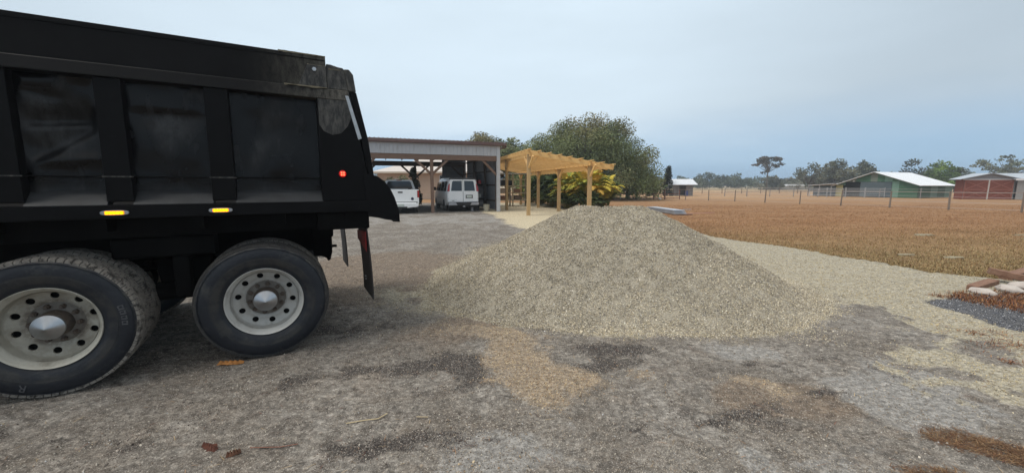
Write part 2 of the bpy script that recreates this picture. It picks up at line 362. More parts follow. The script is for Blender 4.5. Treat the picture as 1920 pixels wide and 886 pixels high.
def field_mat():
    m = bpy.data.materials.new('dry_field'); m.use_nodes = True; nt = m.node_tree; N = nt.nodes; L = nt.links; b = N['Principled BSDF']
    b.inputs['Roughness'].default_value = .95; b.inputs['Specular IOR Level'].default_value = .15
    tc = N.new('ShaderNodeTexCoord')
    def noise(sc, det=6, ro=.6, st=(1,1,1)):
        n = N.new('ShaderNodeTexNoise'); n.inputs['Scale'].default_value = sc; n.inputs['Detail'].default_value = det; n.inputs['Roughness'].default_value = ro
        mp = N.new('ShaderNodeMapping'); mp.inputs['Scale'].default_value = st; L.new(tc.outputs['Object'], mp.inputs[0]); L.new(mp.outputs[0], n.inputs[0]); return n.outputs[0]
    def rng(v, a, b_, c=0, d=1):
        r = N.new('ShaderNodeMapRange'); L.new(v, r.inputs[0])
        for i, q in enumerate((a, b_, c, d)): r.inputs[i+1].default_value = q
        return r.outputs[0]
    def mix(f, a, b_):
        x = N.new('ShaderNodeMix'); x.data_type = 'RGBA'; L.new(f, x.inputs[0])
        for i, q in ((6, a), (7, b_)):
            if isinstance(q, tuple): x.inputs[i].default_value = (*q, 1)
            else: L.new(q, x.inputs[i])
        return x.outputs[2]
    sep = N.new('ShaderNodeSeparateXYZ'); L.new(tc.outputs['Object'], sep.inputs[0])
    n1 = noise(.22, 6, .65, (1, 2.2, 1)); n2 = noise(2.2, 7, .75, (1, 2, 1)); n3 = noise(30, 3, .8); n4 = noise(.05, 4, .6, (1, 2.5, 1))
    near = mix(rng(n1, .35, .65), (.235,.160,.080), (.31,.215,.115))
    mid = mix(rng(n1, .38, .62), (.25,.135,.068), (.33,.195,.102))
    d = N.new('ShaderNodeMath'); d.operation = 'MULTIPLY_ADD'; L.new(n1, d.inputs[0]); d.inputs[1].default_value = 8; L.new(sep.outputs['Y'], d.inputs[2])
    c = mix(rng(d.outputs[0], 12, 19), near, mid)
    far = mix(rng(n4, .4, .6), (.40,.26,.15), (.33,.21,.125))
    c = mix(rng(d.outputs[0], 34, 60), c, far)
    c = mix(rng(d.outputs[0], 95, 170), c, (.42,.33,.20))
    c = mix(rng(n2, .50, .66, 0, .6), c, (.17,.085,.045))
    c = mix(rng(n2, .46, .36, 0, .35), c, (.42,.31,.17))
    c = mix(rng(n3, .55, .7, 0, .5), c, (.15,.085,.045))
    L.new(c, b.inputs['Base Color'])
    bp = N.new('ShaderNodeBump'); bp.inputs['Strength'].default_value = .8; bp.inputs['Distance'].default_value = .04; L.new(n3, bp.inputs['Height']); L.new(bp.outputs[0], b.inputs['Normal'])
    return m
def make_field():
    ys = np.concatenate([[-1500, -300, -60, -30, -9, 0, 2], 4+graded(0, 2600, .3, .03)])
    xs = graded(-2200, 2200, .5, .03, 8)
    X, Y = np.meshgrid(xs, ys)
    Z = -.022+(vnoise(X, Y, .25, 3, 31)-.5)*.05*np.clip((np.abs(Y)+np.abs(X)-8)/30, 0, 1)+(vnoise(X, Y, 2.5, 2, 32)-.5)*.018
    inD = (X < xright(Y)-.3) & (Y > -29) & (Y < 36) & (X > -49)
    Z = np.where(inD, -.08, Z)
    ny, nx = X.shape; idx = np.arange(ny*nx).reshape(ny, nx)
    F = np.stack([idx[:-1,:-1], idx[:-1,1:], idx[1:,1:], idx[1:,:-1]], -1).reshape(-1, 4)
    return np.stack([X, Y, Z], -1).reshape(-1, 3), F
Vf, Ff = make_field()
field = np_mesh('field', Vf, Ff, field_mat(), smooth=True); tag(field, kind='structure')

# --- heap ------------------------------------------------------------------
GRAVEL_COLS = np.array([srgb(176,166,140), srgb(158,150,130), srgb(196,187,160), srgb(138,132,118), srgb(120,116,108), srgb(184,172,142), srgb(210,203,182), srgb(150,140,118)])
stone_m = mat('stone', (.3,.27,.22), .85, attr='col', inst=True, c2=None, spec=.3)
def heap_mesh():
    xs = np.arange(-3.2, 6.6, .035); ys = np.arange(3.1, 12.2, .035)
    X, Y = np.meshgrid(xs, ys); Z = heap(X, Y)
    keep = Z > -.03
    Z = Z+(vnoise(X, Y, 14, 3, 41)-.5)*.03
    ny, nx = X.shape; idx = np.arange(ny*nx).reshape(ny, nx)
    F = np.stack([idx[:-1,:-1], idx[:-1,1:], idx[1:,1:], idx[1:,:-1]], -1).reshape(-1, 4)
    kf = keep.ravel()[F].any(1); F = F[kf]
    V = np.stack([X, Y, Z], -1).reshape(-1, 3)
    used = np.unique(F); rm = -np.ones(len(V), int); rm[used] = np.arange(len(used))
    return V[used], rm[F]
heap_m = mat('crushed_stone', (.30,.27,.21), .95, c2=(.42,.385,.32), scale=60, amt=.8, bump=1, bscale=75, c3=(.14,.125,.10), scale3=48, lo3=.52, hi3=.66, spec=.2)
Vh, Fh = heap_mesh()
pile = np_mesh('gravel_pile', Vh, Fh, heap_m, smooth=True)
tag(pile, 'large heap of pale grey-tan crushed gravel dumped on the driveway behind the truck', 'gravel pile')

# --- rock instances --------------------------------------------------------
rocks = bpy.data.collections.new('rock_shapes')
def ico():
    t = (1+5**.5)/2
    v = [(-1,t,0),(1,t,0),(-1,-t,0),(1,-t,0),(0,-1,t),(0,1,t),(0,-1,-t),(0,1,-t),(t,0,-1),(t,0,1),(-t,0,-1),(-t,0,1)]
    f = [(0,11,5),(0,5,1),(0,1,7),(0,7,10),(0,10,11),(1,5,9),(5,11,4),(11,10,2),(10,7,6),(7,1,8),(3,9,4),(3,4,2),(3,2,6),(3,6,8),(3,8,9),(4,9,5),(2,4,11),(6,2,10),(8,6,7),(9,8,1)]
    return [Vector(p).normalized() for p in v], f
for i in range(6):
    v, f = ico(); b = MB(); sx, sy, sz = 1, rnd.uniform(.6, .95), rnd.uniform(.4, .75)
    b.add([(p.x*sx*rnd.uniform(.7,1.2), p.y*sy*rnd.uniform(.7,1.2), p.z*sz*rnd.uniform(.7,1.2)) for p in v], f)
    me = b.mesh('rock', stone_m); o = bpy.data.objects.new('rock_shape', me); rocks.objects.link(o)
def instancer(name, P, rot, scl, cols, coll=rocks, parent=None, m=stone_m):
    me = bpy.data.meshes.new(name); me.vertices.add(len(P)); me.vertices.foreach_set('co', P.astype(np.float32).ravel())
    for nm, arr in (('rot', rot), ('scl', scl)):
        a = me.attributes.new(nm, 'FLOAT_VECTOR', 'POINT'); a.data.foreach_set('vector', arr.astype(np.float32).ravel())
    a = me.attributes.new('col', 'FLOAT_COLOR', 'POINT'); a.data.foreach_set('color', np.c_[cols, np.ones(len(cols))].astype(np.float32).ravel())
    me.materials.append(m)
    o = bpy.data.objects.new(name, me); COL.objects.link(o); o.parent = parent
    key = 'scatter_'+coll.name; ng = bpy.data.node_groups.get(key)
    if ng is None:
        ng = bpy.data.node_groups.new(key, 'GeometryNodeTree')
        ng.interface.new_socket('Geometry', in_out='INPUT', socket_type='NodeSocketGeometry'); ng.interface.new_socket('Geometry', in_out='OUTPUT', socket_type='NodeSocketGeometry')
        N = ng.nodes; L = ng.links; gi = N.new('NodeGroupInput'); go = N.new('NodeGroupOutput')
        ci = N.new('GeometryNodeCollectionInfo'); ci.inputs['Collection'].default_value = coll; ci.inputs['Separate Children'].default_value = True; ci.inputs['Reset Children'].default_value = True
        ip = N.new('GeometryNodeInstanceOnPoints'); ip.inputs['Pick Instance'].default_value = True
        m2p = N.new('GeometryNodeMeshToPoints'); L.new(gi.outputs[0], m2p.inputs[0]); L.new(m2p.outputs[0], ip.inputs['Points']); L.new(ci.outputs[0], ip.inputs['Instance'])
        ra = N.new('GeometryNodeInputNamedAttribute'); ra.data_type = 'FLOAT_VECTOR'; ra.inputs['Name'].default_value = 'rot'
        sa = N.new('GeometryNodeInputNamedAttribute'); sa.data_type = 'FLOAT_VECTOR'; sa.inputs['Name'].default_value = 'scl'
        er = N.new('FunctionNodeEulerToRotation'); L.new(ra.outputs[0], er.inputs[0]); L.new(er.outputs[0], ip.inputs['Rotation']); L.new(sa.outputs[0], ip.inputs['Scale'])
        L.new(ip.outputs[0], go.inputs[0])
    mo = o.modifiers.new('scatter', 'NODES'); mo.node_group = ng
    return o
rng = np.random.default_rng(11)
def pick(cols, n, jit=.16):
    c = cols[rng.integers(0, len(cols), n)]; return c*(1+rng.normal(0, jit, (n, 1)))
def heap_stones():
    n = 400000
    # denser towards the camera side
    x = rng.uniform(-3.1, 6.4, n*2); y = 3.1+(rng.random(n*2)**1.35)*9
    h = heap(x, y); edge = rng.random(len(h))*.042*np.where((x > -.6) & (x < 2.9) & (y < 5), .62, 1.0)
    k = (h > -.004-edge*(.55+.9*(vnoise(x, y, 2.2, 4, 52)-.4))) & ((h > -.012) | (rng.random(len(h)) < .5)); x, y, h = x[k][:n], y[k][:n], h[k][:n]; n = len(x)
    P = np.stack([x, y, np.maximum(h+.004, groundz(x, y)+.014)+rng.normal(0, .004, n)], -1)
    s = rng.lognormal(math.log(.0060), .30, n)*np.clip(.8+y*.035, .9, 1.3)
    rot = rng.uniform(0, 6.28, (n, 3)); scl = s[:, None]*np.stack([np.ones(n)*1.15, np.ones(n), np.ones(n)], -1)
    c = pick(GRAVEL_COLS, n, .10)*np.array([1.05, 1.05, 1.15])
    shade = (.74+.50*vnoise(x, y, 1.1, 4, 51))[:, None]*(1+.22*blob(x, y, 2.7, 4.9, .45, .5)+.15*blob(x, y, 1.3, 4.3, .6, .3))[:, None]*np.array([1, .99, .97])
    c = c*shade*np.where((rng.random(n) < .012)[:, None], 1.6, 1)
    return P, rot, scl, np.clip(c, 0, .85)
o = instancer('stones', *heap_stones(), parent=pile); tag(o, kind='stuff')
def ground_stones():
    n = 520000
    r_ = 1.3+rng.random(n)**1.5*11; a = rng.uniform(-1.0, 1.0, n)*1.02
    x = r_*np.tan(a*.98)*1.0; y = r_
    k = (np.abs(x) < 14) & (x < xright(y)-.05); x, y = x[k], y[k]
    M = masks(x, y); hp = heap(x, y)
    n1 = vnoise(x, y, 3, 4, 61)
    dens = .20+.25*sstep(.5, .7, n1)+.75*M['g']+.45*M['tan']+.25*M['dark']+.6*M['bed']
    dens = dens*(hp < .0)
    k = rng.random(len(x)) < dens*np.clip(1.3-y*.06, .3, 1); x, y, n1 = x[k], y[k], n1[k]
    M = {q: v[k] for q, v in M.items()}; n = len(x)
    z = groundz(x, y)+.012+.018*sstep(3.5, 6, x)*sstep(5, 7, y)
    s = rng.lognormal(math.log(.0041), .36, n)*np.clip(.85+y*.05, 1, 1.25)
    P = np.stack([x, y, z+s*.12], -1); rot = rng.uniform(0, 6.28, (n, 3))
    dirt = pick(np.array([srgb(140,132,122), srgb(122,113,104), srgb(155,148,138), srgb(140,128,114), srgb(172,164,152)]), n)
    gr = pick(GRAVEL_COLS*np.array([1.05, .98, .87]), n, .10)*(.95+.12*sstep(3, 4, x)*(1-sstep(4.5, 6, y)))[:, None]
    tan = pick(np.array([srgb(178,156,124), srgb(160,138,112), srgb(138,116,94), srgb(196,178,148)]), n)
    dk = pick(np.array([srgb(88,80,76), srgb(72,64,60), srgb(130,112,98), srgb(160,150,140)]), n)
    bd = pick(np.array([srgb(72,74,82), srgb(100,103,112), srgb(55,57,64), srgb(185,186,190)]), n)
    c = dirt
    for kk, arr in (('dark', dk), ('tan', tan), ('g', gr), ('pad', gr*1.2), ('bed', bd)):
        sel = rng.random(n) < M[kk]; c = np.where(sel[:, None], arr, c)
    c = np.where((rng.random(n) < .006)[:, None], c*0+.5, c)
    return P, rot, np.repeat(s[:, None], 3, 1), np.clip(c, 0, .8)
gs = instancer('loose_gravel', *ground_stones()); tag(gs, 'small loose stones scattered over the dirt driveway around the heap', 'gravel', kind='stuff')

# ================================================================== DUMP TRUCK
black = mat('black_paint', (.0026,.0026,.003), .46, c2=(.006,.006,.007), scale=2.5, amt=.8, bump=.25, bscale=5, c3=(.035,.035,.038), scale3=9, lo3=.64, hi3=.9, spec=.11)
black_dirty = mat('dusty_black_paint', (.007,.007,.008), .6, c2=(.028,.027,.026), scale=6, amt=.9, c3=(.14,.132,.115), scale3=26, lo3=.44, hi3=.74, bump=.3, bscale=25, stretch=(1,1,.3))
black_clean = mat('sooty_frame', (.0025,.0025,.0028), .8, c2=(.006,.006,.006), scale=4, spec=.08)
ledge_m = mat('dusty_ledge', (.008,.009,.011), .55, c2=(.035,.039,.044), scale=3.5, amt=.9, bump=.3, bscale=12)
def dust_sheen_mat(name, base, dust_sheen, by_attr=None, x0=0, x1=1, rough=.36, spec=.3, nsc=20, bump=.4):
    m = mat(name, base, rough, c2=tuple(q*2 for q in base), scale=2, amt=.9, bump=bump, bscale=3, spec=spec)
    nt = m.node_tree; N = nt.nodes; L = nt.links; b = N['Principled BSDF']; cur = b.inputs['Base Color'].links[0].from_socket
    tc = N.new('ShaderNodeTexCoord'); mp = N.new('ShaderNodeMapping'); mp.inputs['Scale'].default_value = (1, 1, .35); L.new(tc.outputs['Object'], mp.inputs[0])
    nz = N.new('ShaderNodeTexNoise'); nz.inputs['Scale'].default_value = nsc; nz.inputs['Detail'].default_value = 8; nz.inputs['Roughness'].default_value = .75; L.new(mp.outputs[0], nz.inputs[0])
    if by_attr: a = N.new('ShaderNodeAttribute'); a.attribute_name = by_attr; src = a.outputs['Fac']
    else:
        sx = N.new('ShaderNodeSeparateXYZ'); L.new(tc.outputs['Object'], sx.inputs[0]); a = N.new('ShaderNodeMapRange'); a.interpolation_type = 'SMOOTHSTEP'; L.new(sx.outputs['X'], a.inputs[0]); a.inputs[1].default_value = x0; a.inputs[2].default_value = x1; src = a.outputs[0]
    r = N.new('ShaderNodeMapRange'); L.new(nz.outputs[0], r.inputs[0]); r.inputs[1].default_value = .38; r.inputs[2].default_value = .66; r.inputs[3].default_value = .15
    mu = N.new('ShaderNodeMath'); mu.operation = 'MULTIPLY'; L.new(src, mu.inputs[0]); L.new(r.outputs[0], mu.inputs[1])
    x = N.new('ShaderNodeMix'); x.data_type = 'RGBA'; L.new(mu.outputs[0], x.inputs[0]); L.new(cur, x.inputs[6]); x.inputs[7].default_value = (*dust_sheen, 1); L.new(x.outputs[2], b.inputs['Base Color'])
    rr = N.new('ShaderNodeMapRange'); L.new(mu.outputs[0], rr.inputs[0]); rr.inputs[2].default_value = .5; rr.inputs[3].default_value = rough; rr.inputs[4].default_value = .75; L.new(rr.outputs[0], b.inputs['Roughness'])
    return m
def panel_material(): return dust_sheen_mat('dented_panel', (.0022,.0022,.0027), (.10,.105,.112), 'dust_sheen', rough=.26, spec=.24, nsc=9)  # grey mix colours in sky reflections on the dents, plus some dust
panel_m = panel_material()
dust_m = mat('caked_dust', (.30,.265,.19), .95, c2=(.16,.14,.10), scale=14, amt=.9, bump=1, bscale=60)
rubber = mat('tyre_rubber', (.008,.0105,.016), .5, c2=(.020,.023,.030), scale=3.5, amt=.9, c3=(.055,.055,.052), scale3=6, lo3=.54, hi3=.74, bump=.25, bscale=30, spec=.35)
tread_m = mat('dusty_tread', (.20,.182,.158), .9, c2=(.29,.265,.235), scale=9, amt=.9, c3=(.04,.036,.033), scale3=14, lo3=.5, hi3=.62, bump=.6, bscale=60)
tread_dark = mat('dark_tread', (.028,.028,.03), .85, c2=(.06,.056,.05), scale=9, amt=.9, bump=.5, bscale=60)
rim_new = mat('grey_white_rim', (.56,.56,.54), .5, c2=(.40,.39,.36), scale=4, amt=.9, c3=(.15,.13,.11), scale3=9, lo3=.56, hi3=.8, bump=.2, bscale=40)
rim_old = mat('mud_filmed_rim', (.55,.54,.47), .6, c2=(.38,.355,.30), scale=3, amt=.9, c3=(.15,.13,.10), scale3=7, lo3=.54, hi3=.78, bump=.25, bscale=40)
def radial(m, bands, nscale=7):
    nt = m.node_tree; N = nt.nodes; L = nt.links; b = N['Principled BSDF']
    tc = N.new('ShaderNodeTexCoord'); mp = N.new('ShaderNodeMapping'); mp.inputs['Scale'].default_value = (1, 0, 1); L.new(tc.outputs['Object'], mp.inputs[0])
    ln = N.new('ShaderNodeVectorMath'); ln.operation = 'LENGTH'; L.new(mp.outputs[0], ln.inputs[0])
    nz = N.new('ShaderNodeTexNoise'); nz.inputs['Scale'].default_value = nscale; nz.inputs['Detail'].default_value = 8; nz.inputs['Roughness'].default_value = .7; L.new(tc.outputs['Object'], nz.inputs[0])
    ad = N.new('ShaderNodeMath'); ad.operation = 'MULTIPLY_ADD'; L.new(nz.outputs[0], ad.inputs[0]); ad.inputs[1].default_value = .07; L.new(ln.outputs['Value'], ad.inputs[2])
    cur = b.inputs['Base Color'].links[0].from_socket
    for r0, r1, soft, col, amt in bands:
        a = N.new('ShaderNodeMapRange'); a.interpolation_type = 'SMOOTHSTEP'; L.new(ad.outputs[0], a.inputs[0]); a.inputs[1].default_value = r0+.035-soft; a.inputs[2].default_value = r0+.035+soft; a.inputs[4].default_value = 1
        c_ = N.new('ShaderNodeMapRange'); c_.interpolation_type = 'SMOOTHSTEP'; L.new(ad.outputs[0], c_.inputs[0]); c_.inputs[1].default_value = r1+.035-soft; c_.inputs[2].default_value = r1+.035+soft; c_.inputs[3].default_value = 1; c_.inputs[4].default_value = 0
        m1 = N.new('ShaderNodeMath'); m1.operation = 'MULTIPLY'; L.new(a.outputs[0], m1.inputs[0]); L.new(c_.outputs[0], m1.inputs[1])
        n2 = N.new('ShaderNodeMapRange'); L.new(nz.outputs[0], n2.inputs[0]); n2.inputs[1].default_value = .36; n2.inputs[2].default_value = .58; n2.inputs[4].default_value = amt
        m2 = N.new('ShaderNodeMath'); m2.operation = 'MULTIPLY'; L.new(m1.outputs[0], m2.inputs[0]); L.new(n2.outputs[0], m2.inputs[1])
        x = N.new('ShaderNodeMix'); x.data_type = 'RGBA'; L.new(m2.outputs[0], x.inputs[0]); L.new(cur, x.inputs[6]); x.inputs[7].default_value = (*col, 1); cur = x.outputs[2]
    L.new(cur, b.inputs['Base Color'])
radial(rubber, [(.35, .415, .012, (.042,.040,.037), .8), (.505, .56, .01, (.085,.08,.072), .8), (.30, .322, .006, (.03,.03,.028), .6)])
radial(rim_new, [(.10, .17, .015, (.14,.12,.10), 1), (.19, .215, .02, (.30,.27,.23), .7)], 12)
radial(rim_old, [(.10, .20, .02, (.17,.14,.11), 1), (.20, .268, .012, (.27,.24,.19), .8)], 9)
hubm = mat('rusty_hub', (.055,.045,.038), .7, c2=(.12,.09,.07), scale=12, amt=.9, bump=.5, bscale=40)
chrome = mat('brushed_chrome', (.50,.52,.55), .34, metal=1, c2=(.33,.34,.35), scale=9, amt=.8)
steel = mat('bright_steel', (.55,.57,.60), .35, metal=.6, c2=(.45,.47,.5), scale=6)
amber = mat('amber_led', (1,.36,.0), .3, emit=4)
amber_l = mat('amber_lens', (.95,.30,.0), .2, emit=1.3)
red_l = mat('red_lens', (.45,.01,.008), .2, emit=.35)
red_e = mat('red_led', (1,.07,.03), .3, emit=4)
red_d = mat('red_reflective_paint', (.38,.012,.015), .5, c2=(.10,.006,.008), scale=10, amt=.9)
glass_d = mat('dark_glass', (.012,.014,.016), .06, c2=(.02,.022,.025), scale=2, spec=.7)

TH = R(29.5)
truck = empty('dump_truck', (-2.34, 3.41, 0), TH, 'big black dump truck with dented ribbed bed and tandem wheels, parked at the left', 'dump truck')
WID = 2.5
def dents(x, z, seed, amp):
    return (vnoise(x, z, 2.2, 3, seed)-.5)*amp
def side_panel(x0, x1, z0, z1, seed, amp, y=.105, crease=None):
    nx, nz = 46, 40
    X, Zz = np.meshgrid(np.linspace(x0, x1, nx), np.linspace(z0, z1, nz))
    e = np.minimum(np.minimum(X-x0, x1-X), np.minimum(Zz-z0, z1-Zz)); w = np.clip(e/.08, 0, 1)
    Y = y+dents(X, Zz, seed, amp)*w
    for (cx, cz, ang, ln, wd, dp) in (crease or []):
        a = R(ang); u = (X-cx)*math.cos(a)+(Zz-cz)*math.sin(a); v = -(X-cx)*math.sin(a)+(Zz-cz)*math.cos(a)
        Y = Y+dp*np.where(v > 0, np.exp(-(v/wd)**2), np.exp(-(v/(wd*.25))**2))*np.exp(-(u/ln)**4)*w
    V = np.stack([X, Y, Zz], -1).reshape(-1, 3); idx = np.arange(nx*nz).reshape(nz, nx)
    F = np.stack([idx[:-1,:-1], idx[:-1,1:], idx[1:,1:], idx[1:,:-1]], -1).reshape(-1, 4)
    n = len(V); Vb = V.copy(); Vb[:, 1] += .012
    F2 = F[:, ::-1]+n
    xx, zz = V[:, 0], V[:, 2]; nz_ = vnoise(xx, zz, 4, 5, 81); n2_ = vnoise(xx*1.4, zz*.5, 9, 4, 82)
    D = 1.0*blob(xx, zz, -1.16, 2.02, .20, .16, 25)+.8*blob(xx, zz, -1.2, 2.2, .10, .05)+.6*blob(xx, zz, -1.2, 1.86, .22, .05, 30)  # pale patches: sky sheen on the dents painted in, broken up by dust streaks
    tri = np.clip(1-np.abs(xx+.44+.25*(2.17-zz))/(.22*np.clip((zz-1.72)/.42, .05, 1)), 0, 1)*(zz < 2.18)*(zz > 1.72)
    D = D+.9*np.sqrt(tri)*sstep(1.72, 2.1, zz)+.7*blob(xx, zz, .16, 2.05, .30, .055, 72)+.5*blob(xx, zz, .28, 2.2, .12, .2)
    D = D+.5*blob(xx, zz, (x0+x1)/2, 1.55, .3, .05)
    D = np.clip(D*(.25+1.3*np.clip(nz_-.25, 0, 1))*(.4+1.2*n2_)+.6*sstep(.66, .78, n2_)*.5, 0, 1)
    return np_mesh('side_panel', np.r_[V, Vb], np.r_[F, F2], panel_m, truck, smooth=True, attrs={'dust_sheen': np.r_[D, D*0]})
XF = -3.42   # front of the bed
ribs = [(-.90,-.74), (-.245,-.075), (-1.52,-1.325), (-2.16,-2.0), (-2.80,-2.64), (XF, XF+.16)]
rs = sorted(ribs)
edges = [(rs[i][1]-.02, rs[i+1][0]+.02) for i in range(len(rs)-1)]+[(-.075-.02, .62)]
creases = {3: [(-1.14, 2.08, 8, .22, .11, .075), (-1.12, 1.92, 36, .20, .13, .06), (-1.05, 1.78, 5, .2, .05, -.03), (-1.2, 2.25, -10, .1, .05, .03)], 4: [(-.5, 2.17, 178, .24, .12, .03)], 5: [(.2, 1.98, 66, .3, .30, .012)]}
for i, (a, b) in enumerate(edges):
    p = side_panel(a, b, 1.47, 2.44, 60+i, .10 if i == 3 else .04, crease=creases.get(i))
    MB().bar((a, .085, 1.672), (b, .085, 1.672), .05, .012).build('panel_ledge', black, truck, bevel=.003)
    # dusty sloping ledge at the panel foot
    s = MB(); s.prism([(-.005, 1.452), (.115, 1.452), (.115, 1.565)], 'x', a+.012, b-.012); s.build('sloping_ledge', ledge_m, truck, bevel=.004)
for (a, b) in ribs:
    q = MB(); q.prism([(a, 1.475), (b, 1.475), (b+.004, 2.41), (a+.008, 2.41)], 'y', .012, .12); q.build('side_rib', black, truck, bevel=.008)
    MB().box(a-.006, b+.01, .006, .03, 1.665, 1.675).build('rib_seam', black_dirty, truck)
# rear corner post (tapered, dusty cap at the top)
MB().prism([(.60, 1.452), (1.035, 1.452), (1.02, 1.72), (.955, 2.10), (.865, 2.43), (.60, 2.43)], 'y', .0, .13).build('corner_post', black, truck, bevel=.008)
MB().prism([(.612, 2.41), (.612, 2.17), (.65, 2.11), (.72, 2.08), (.80, 2.10), (.86, 2.17), (.905, 2.27), (.862, 2.41)], 'y', -.004, .0-.001).build('dusty_patch', black_dirty, truck)
MB().prism([(.850, 2.452), (.880, 2.452), (.982, 2.06), (.950, 2.045)], 'y', -.012, .01).build('reflective_strip', mat('pale_strip', (.50,.55,.60), .35, c2=(.38,.42,.46), scale=20), truck, bevel=.004)
# bottom rail in two visible lengths, top rail, sideboard
MB().box(XF, 1.045, -.022, .14, 1.345, 1.452).build('bottom_rail', black, truck, bevel=.006)
MB().prism([(-.012, 2.405), (.15, 2.405), (.15, 2.505), (.01, 2.505)], 'x', XF, .885).build('top_rail', dust_sheen_mat('top_rail_paint', (.0028,.0028,.0033), (.16,.15,.13), None, 0, .95, rough=.5, spec=.14, nsc=26), truck, bevel=.008)
sb = MB(); sb.box(XF, .70, .045, .085, 2.500, 2.795)
sb.build('sideboard', dust_sheen_mat('sideboard_wood', (.005,.005,.0056), (.17,.16,.135), None, 0, .95, rough=.65, spec=.12, nsc=22), truck, bevel=.005)
MB().box(XF, .69, .039, .0455, 2.755, 2.762).build('sideboard_seam', black, truck)
MB().prism([(.46, 2.505), (.70, 2.505), (.70, 2.705), (.545, 2.705)], 'y', .022, .041).build('gusset_plate', black_dirty, truck, bevel=.004)
MB().tube((.60, .020, 2.665), (.60, .008, 2.665), .018, n=6).build('bolt', steel, truck)
# caked gravel dust lying on top of board and rail
def dust_strip(x0, x1, y, z, w, h, seed):
    n = int((x1-x0)/.012); b = MB(); vs = []; fs = []
    for i in range(n+1):
        x = x0+(x1-x0)*i/n; t = float(vnoise(x, y, 14, 3, seed)); hh = h*(.15+1.3*max(0, t-.3)); d = .004+.03*max(0, t-.45)
        vs += [(x, y-w/2, z-d), (x, y-w/2-.003, z+hh*.5), (x, y, z+hh), (x, y+w/2, z)]
    for i in range(n):
        for k in range(3): fs.append((i*4+k, i*4+k+1, i*4+k+5, i*4+k+4))
    b.add(vs, fs); return b.build('caked_dust', dust_m, truck)
dust_strip(.32, .70, .062, 2.795, .045, .022, 71)
dust_strip(.35, .70, .018, 2.505, .05, .016, 72)
dust_strip(.545, .70, .035, 2.705, .02, .010, 73)
# hinge arm and tailgate
MB().prism([(.703, 2.51), (.885, 2.51), (.875, 2.68), (.845, 2.712), (.80, 2.716), (.74, 2.73), (.703, 2.73)], 'y', .03, .07).build('hinge_plate', black_dirty, truck, bevel=.005)
dust_strip(.72, .83, .045, 2.69, .03, .012, 75)
tg = MB(); tg.prism([(.888, 2.50), (.852, 2.70), (.90, 2.705), (.935, 2.66), (.955, 2.50)], 'y', .015, .115)
tg.build('hinge_arm', black_dirty, truck, bevel=.01)
tg = MB(); tg.prism([(.892, 2.498), (.955, 2.498), (1.048, 2.05), (1.085, 1.72), (1.085, 1.46), (1.045, 1.46), (1.03, 1.72), (.975, 2.05)], 'y', .02, WID-.02)
tail = tg.build('tailgate', black, truck, bevel=.006)
for z in (1.75, 2.05, 2.35):
    xx = np.interp(z, [1.72, 2.05, 2.5], [1.085, 1.048, .955])
    MB().box(xx-.02, xx+.012, .14, WID-.14, z-.05, z+.05).build('tailgate_rib', black, tail, bevel=.006)
# side wing and spill apron at the tailgate foot
wing = [(.975,1.722),(1.05,1.715),(1.12,1.69),(1.18,1.645),(1.235,1.57),(1.275,1.48),(1.305,1.38),(1.318,1.29),(1.32,1.222),(1.25,1.228),(1.235,1.243),(1.17,1.255),(1.10,1.275),(1.01,1.29)]
for y in (-.018, WID+.006): MB().prism(wing, 'y', y, y+.012).build('apron_wing', black, truck, bevel=.002)
MB().prism([(1.03, 1.33), (1.30, 1.235), (1.30, 1.247), (1.03, 1.345)], 'y', 0, WID).build('spill_apron', black, truck)
# far side of the bed, front wall, floor
MB().box(XF, .87, WID-.06, WID-.03, 1.47, 2.50).build('far_side_wall', black, truck)
MB().box(XF, .70, WID-.085, WID-.045, 2.50, 2.79).build('sideboard', black, truck)
MB().box(XF, 1.04, WID-.14, WID+.02, 1.345, 1.452).build('bottom_rail', black, truck, bevel=.006)
for (a, b) in ribs: MB().box(a, b, WID-.03, WID, 1.47, 2.41).build('side_rib', black, truck, bevel=.006)
MB().box(XF-.03, XF+.02, .02, WID-.02, 1.345, 3.0).build('front_wall', black, truck)
MB().box(XF, 1.03, .02, WID-.02, 1.37, 1.44).build('bed_floor', black_clean, truck)
MB().box(XF-.9, XF+.01, .06, WID-.06, 2.92, 3.0).build('cab_shield', black, truck, bevel=.01)
# lights
def led_marker(x, z):
    b = MB(); n = 20; out = []
    for i in range(n):
        t = 2*math.pi*i/n; cx, cz = math.cos(t), math.sin(t)
        out.append((x+.083*math.copysign(abs(cx)**.8, cx), z+.020*math.copysign(abs(cz)**.6, cz)))
    b.prism(out, 'y', -.036, -.022); o = b.build('marker_light', chrome, truck, bevel=.003)
    MB().box(x-.055, x+.055, -.046, -.035, z-.0135, z+.0135).build('lens', amber_l, o, bevel=.005)
    for i in range(5):
        for j in range(2):
            cx = x-.041+i*.0205; cz = z-.0058+j*.0116
            MB().box(cx-.0065, cx+.0065, -.049, -.0455, cz-.0042, cz+.0042).build('led', amber, o)
    return o
for x in (-.85, -.19, -1.55, -2.3): led_marker(x, 1.393)
b = MB(); b.lathe([(0, -.016), (.026, -.014), (.034, -.002), (.034, .003)], 28, 'y', (.79, 0, 1.715)); sl_ = b.build('stop_light', red_l, truck, smooth=True)
for i in (-1, 1):
    for j in (-1, 1): MB().tube((.79+i*.0105, -.013, 1.715+j*.0105), (.79+i*.0105, -.019, 1.715+j*.0105), .0085, n=10).build('led', red_e, sl_)
MB().lathe([(.036, .003), (.042, -.004), (.046, .003)], 28, 'y', (.79, 0, 1.715)).build('grommet', black_clean, truck)
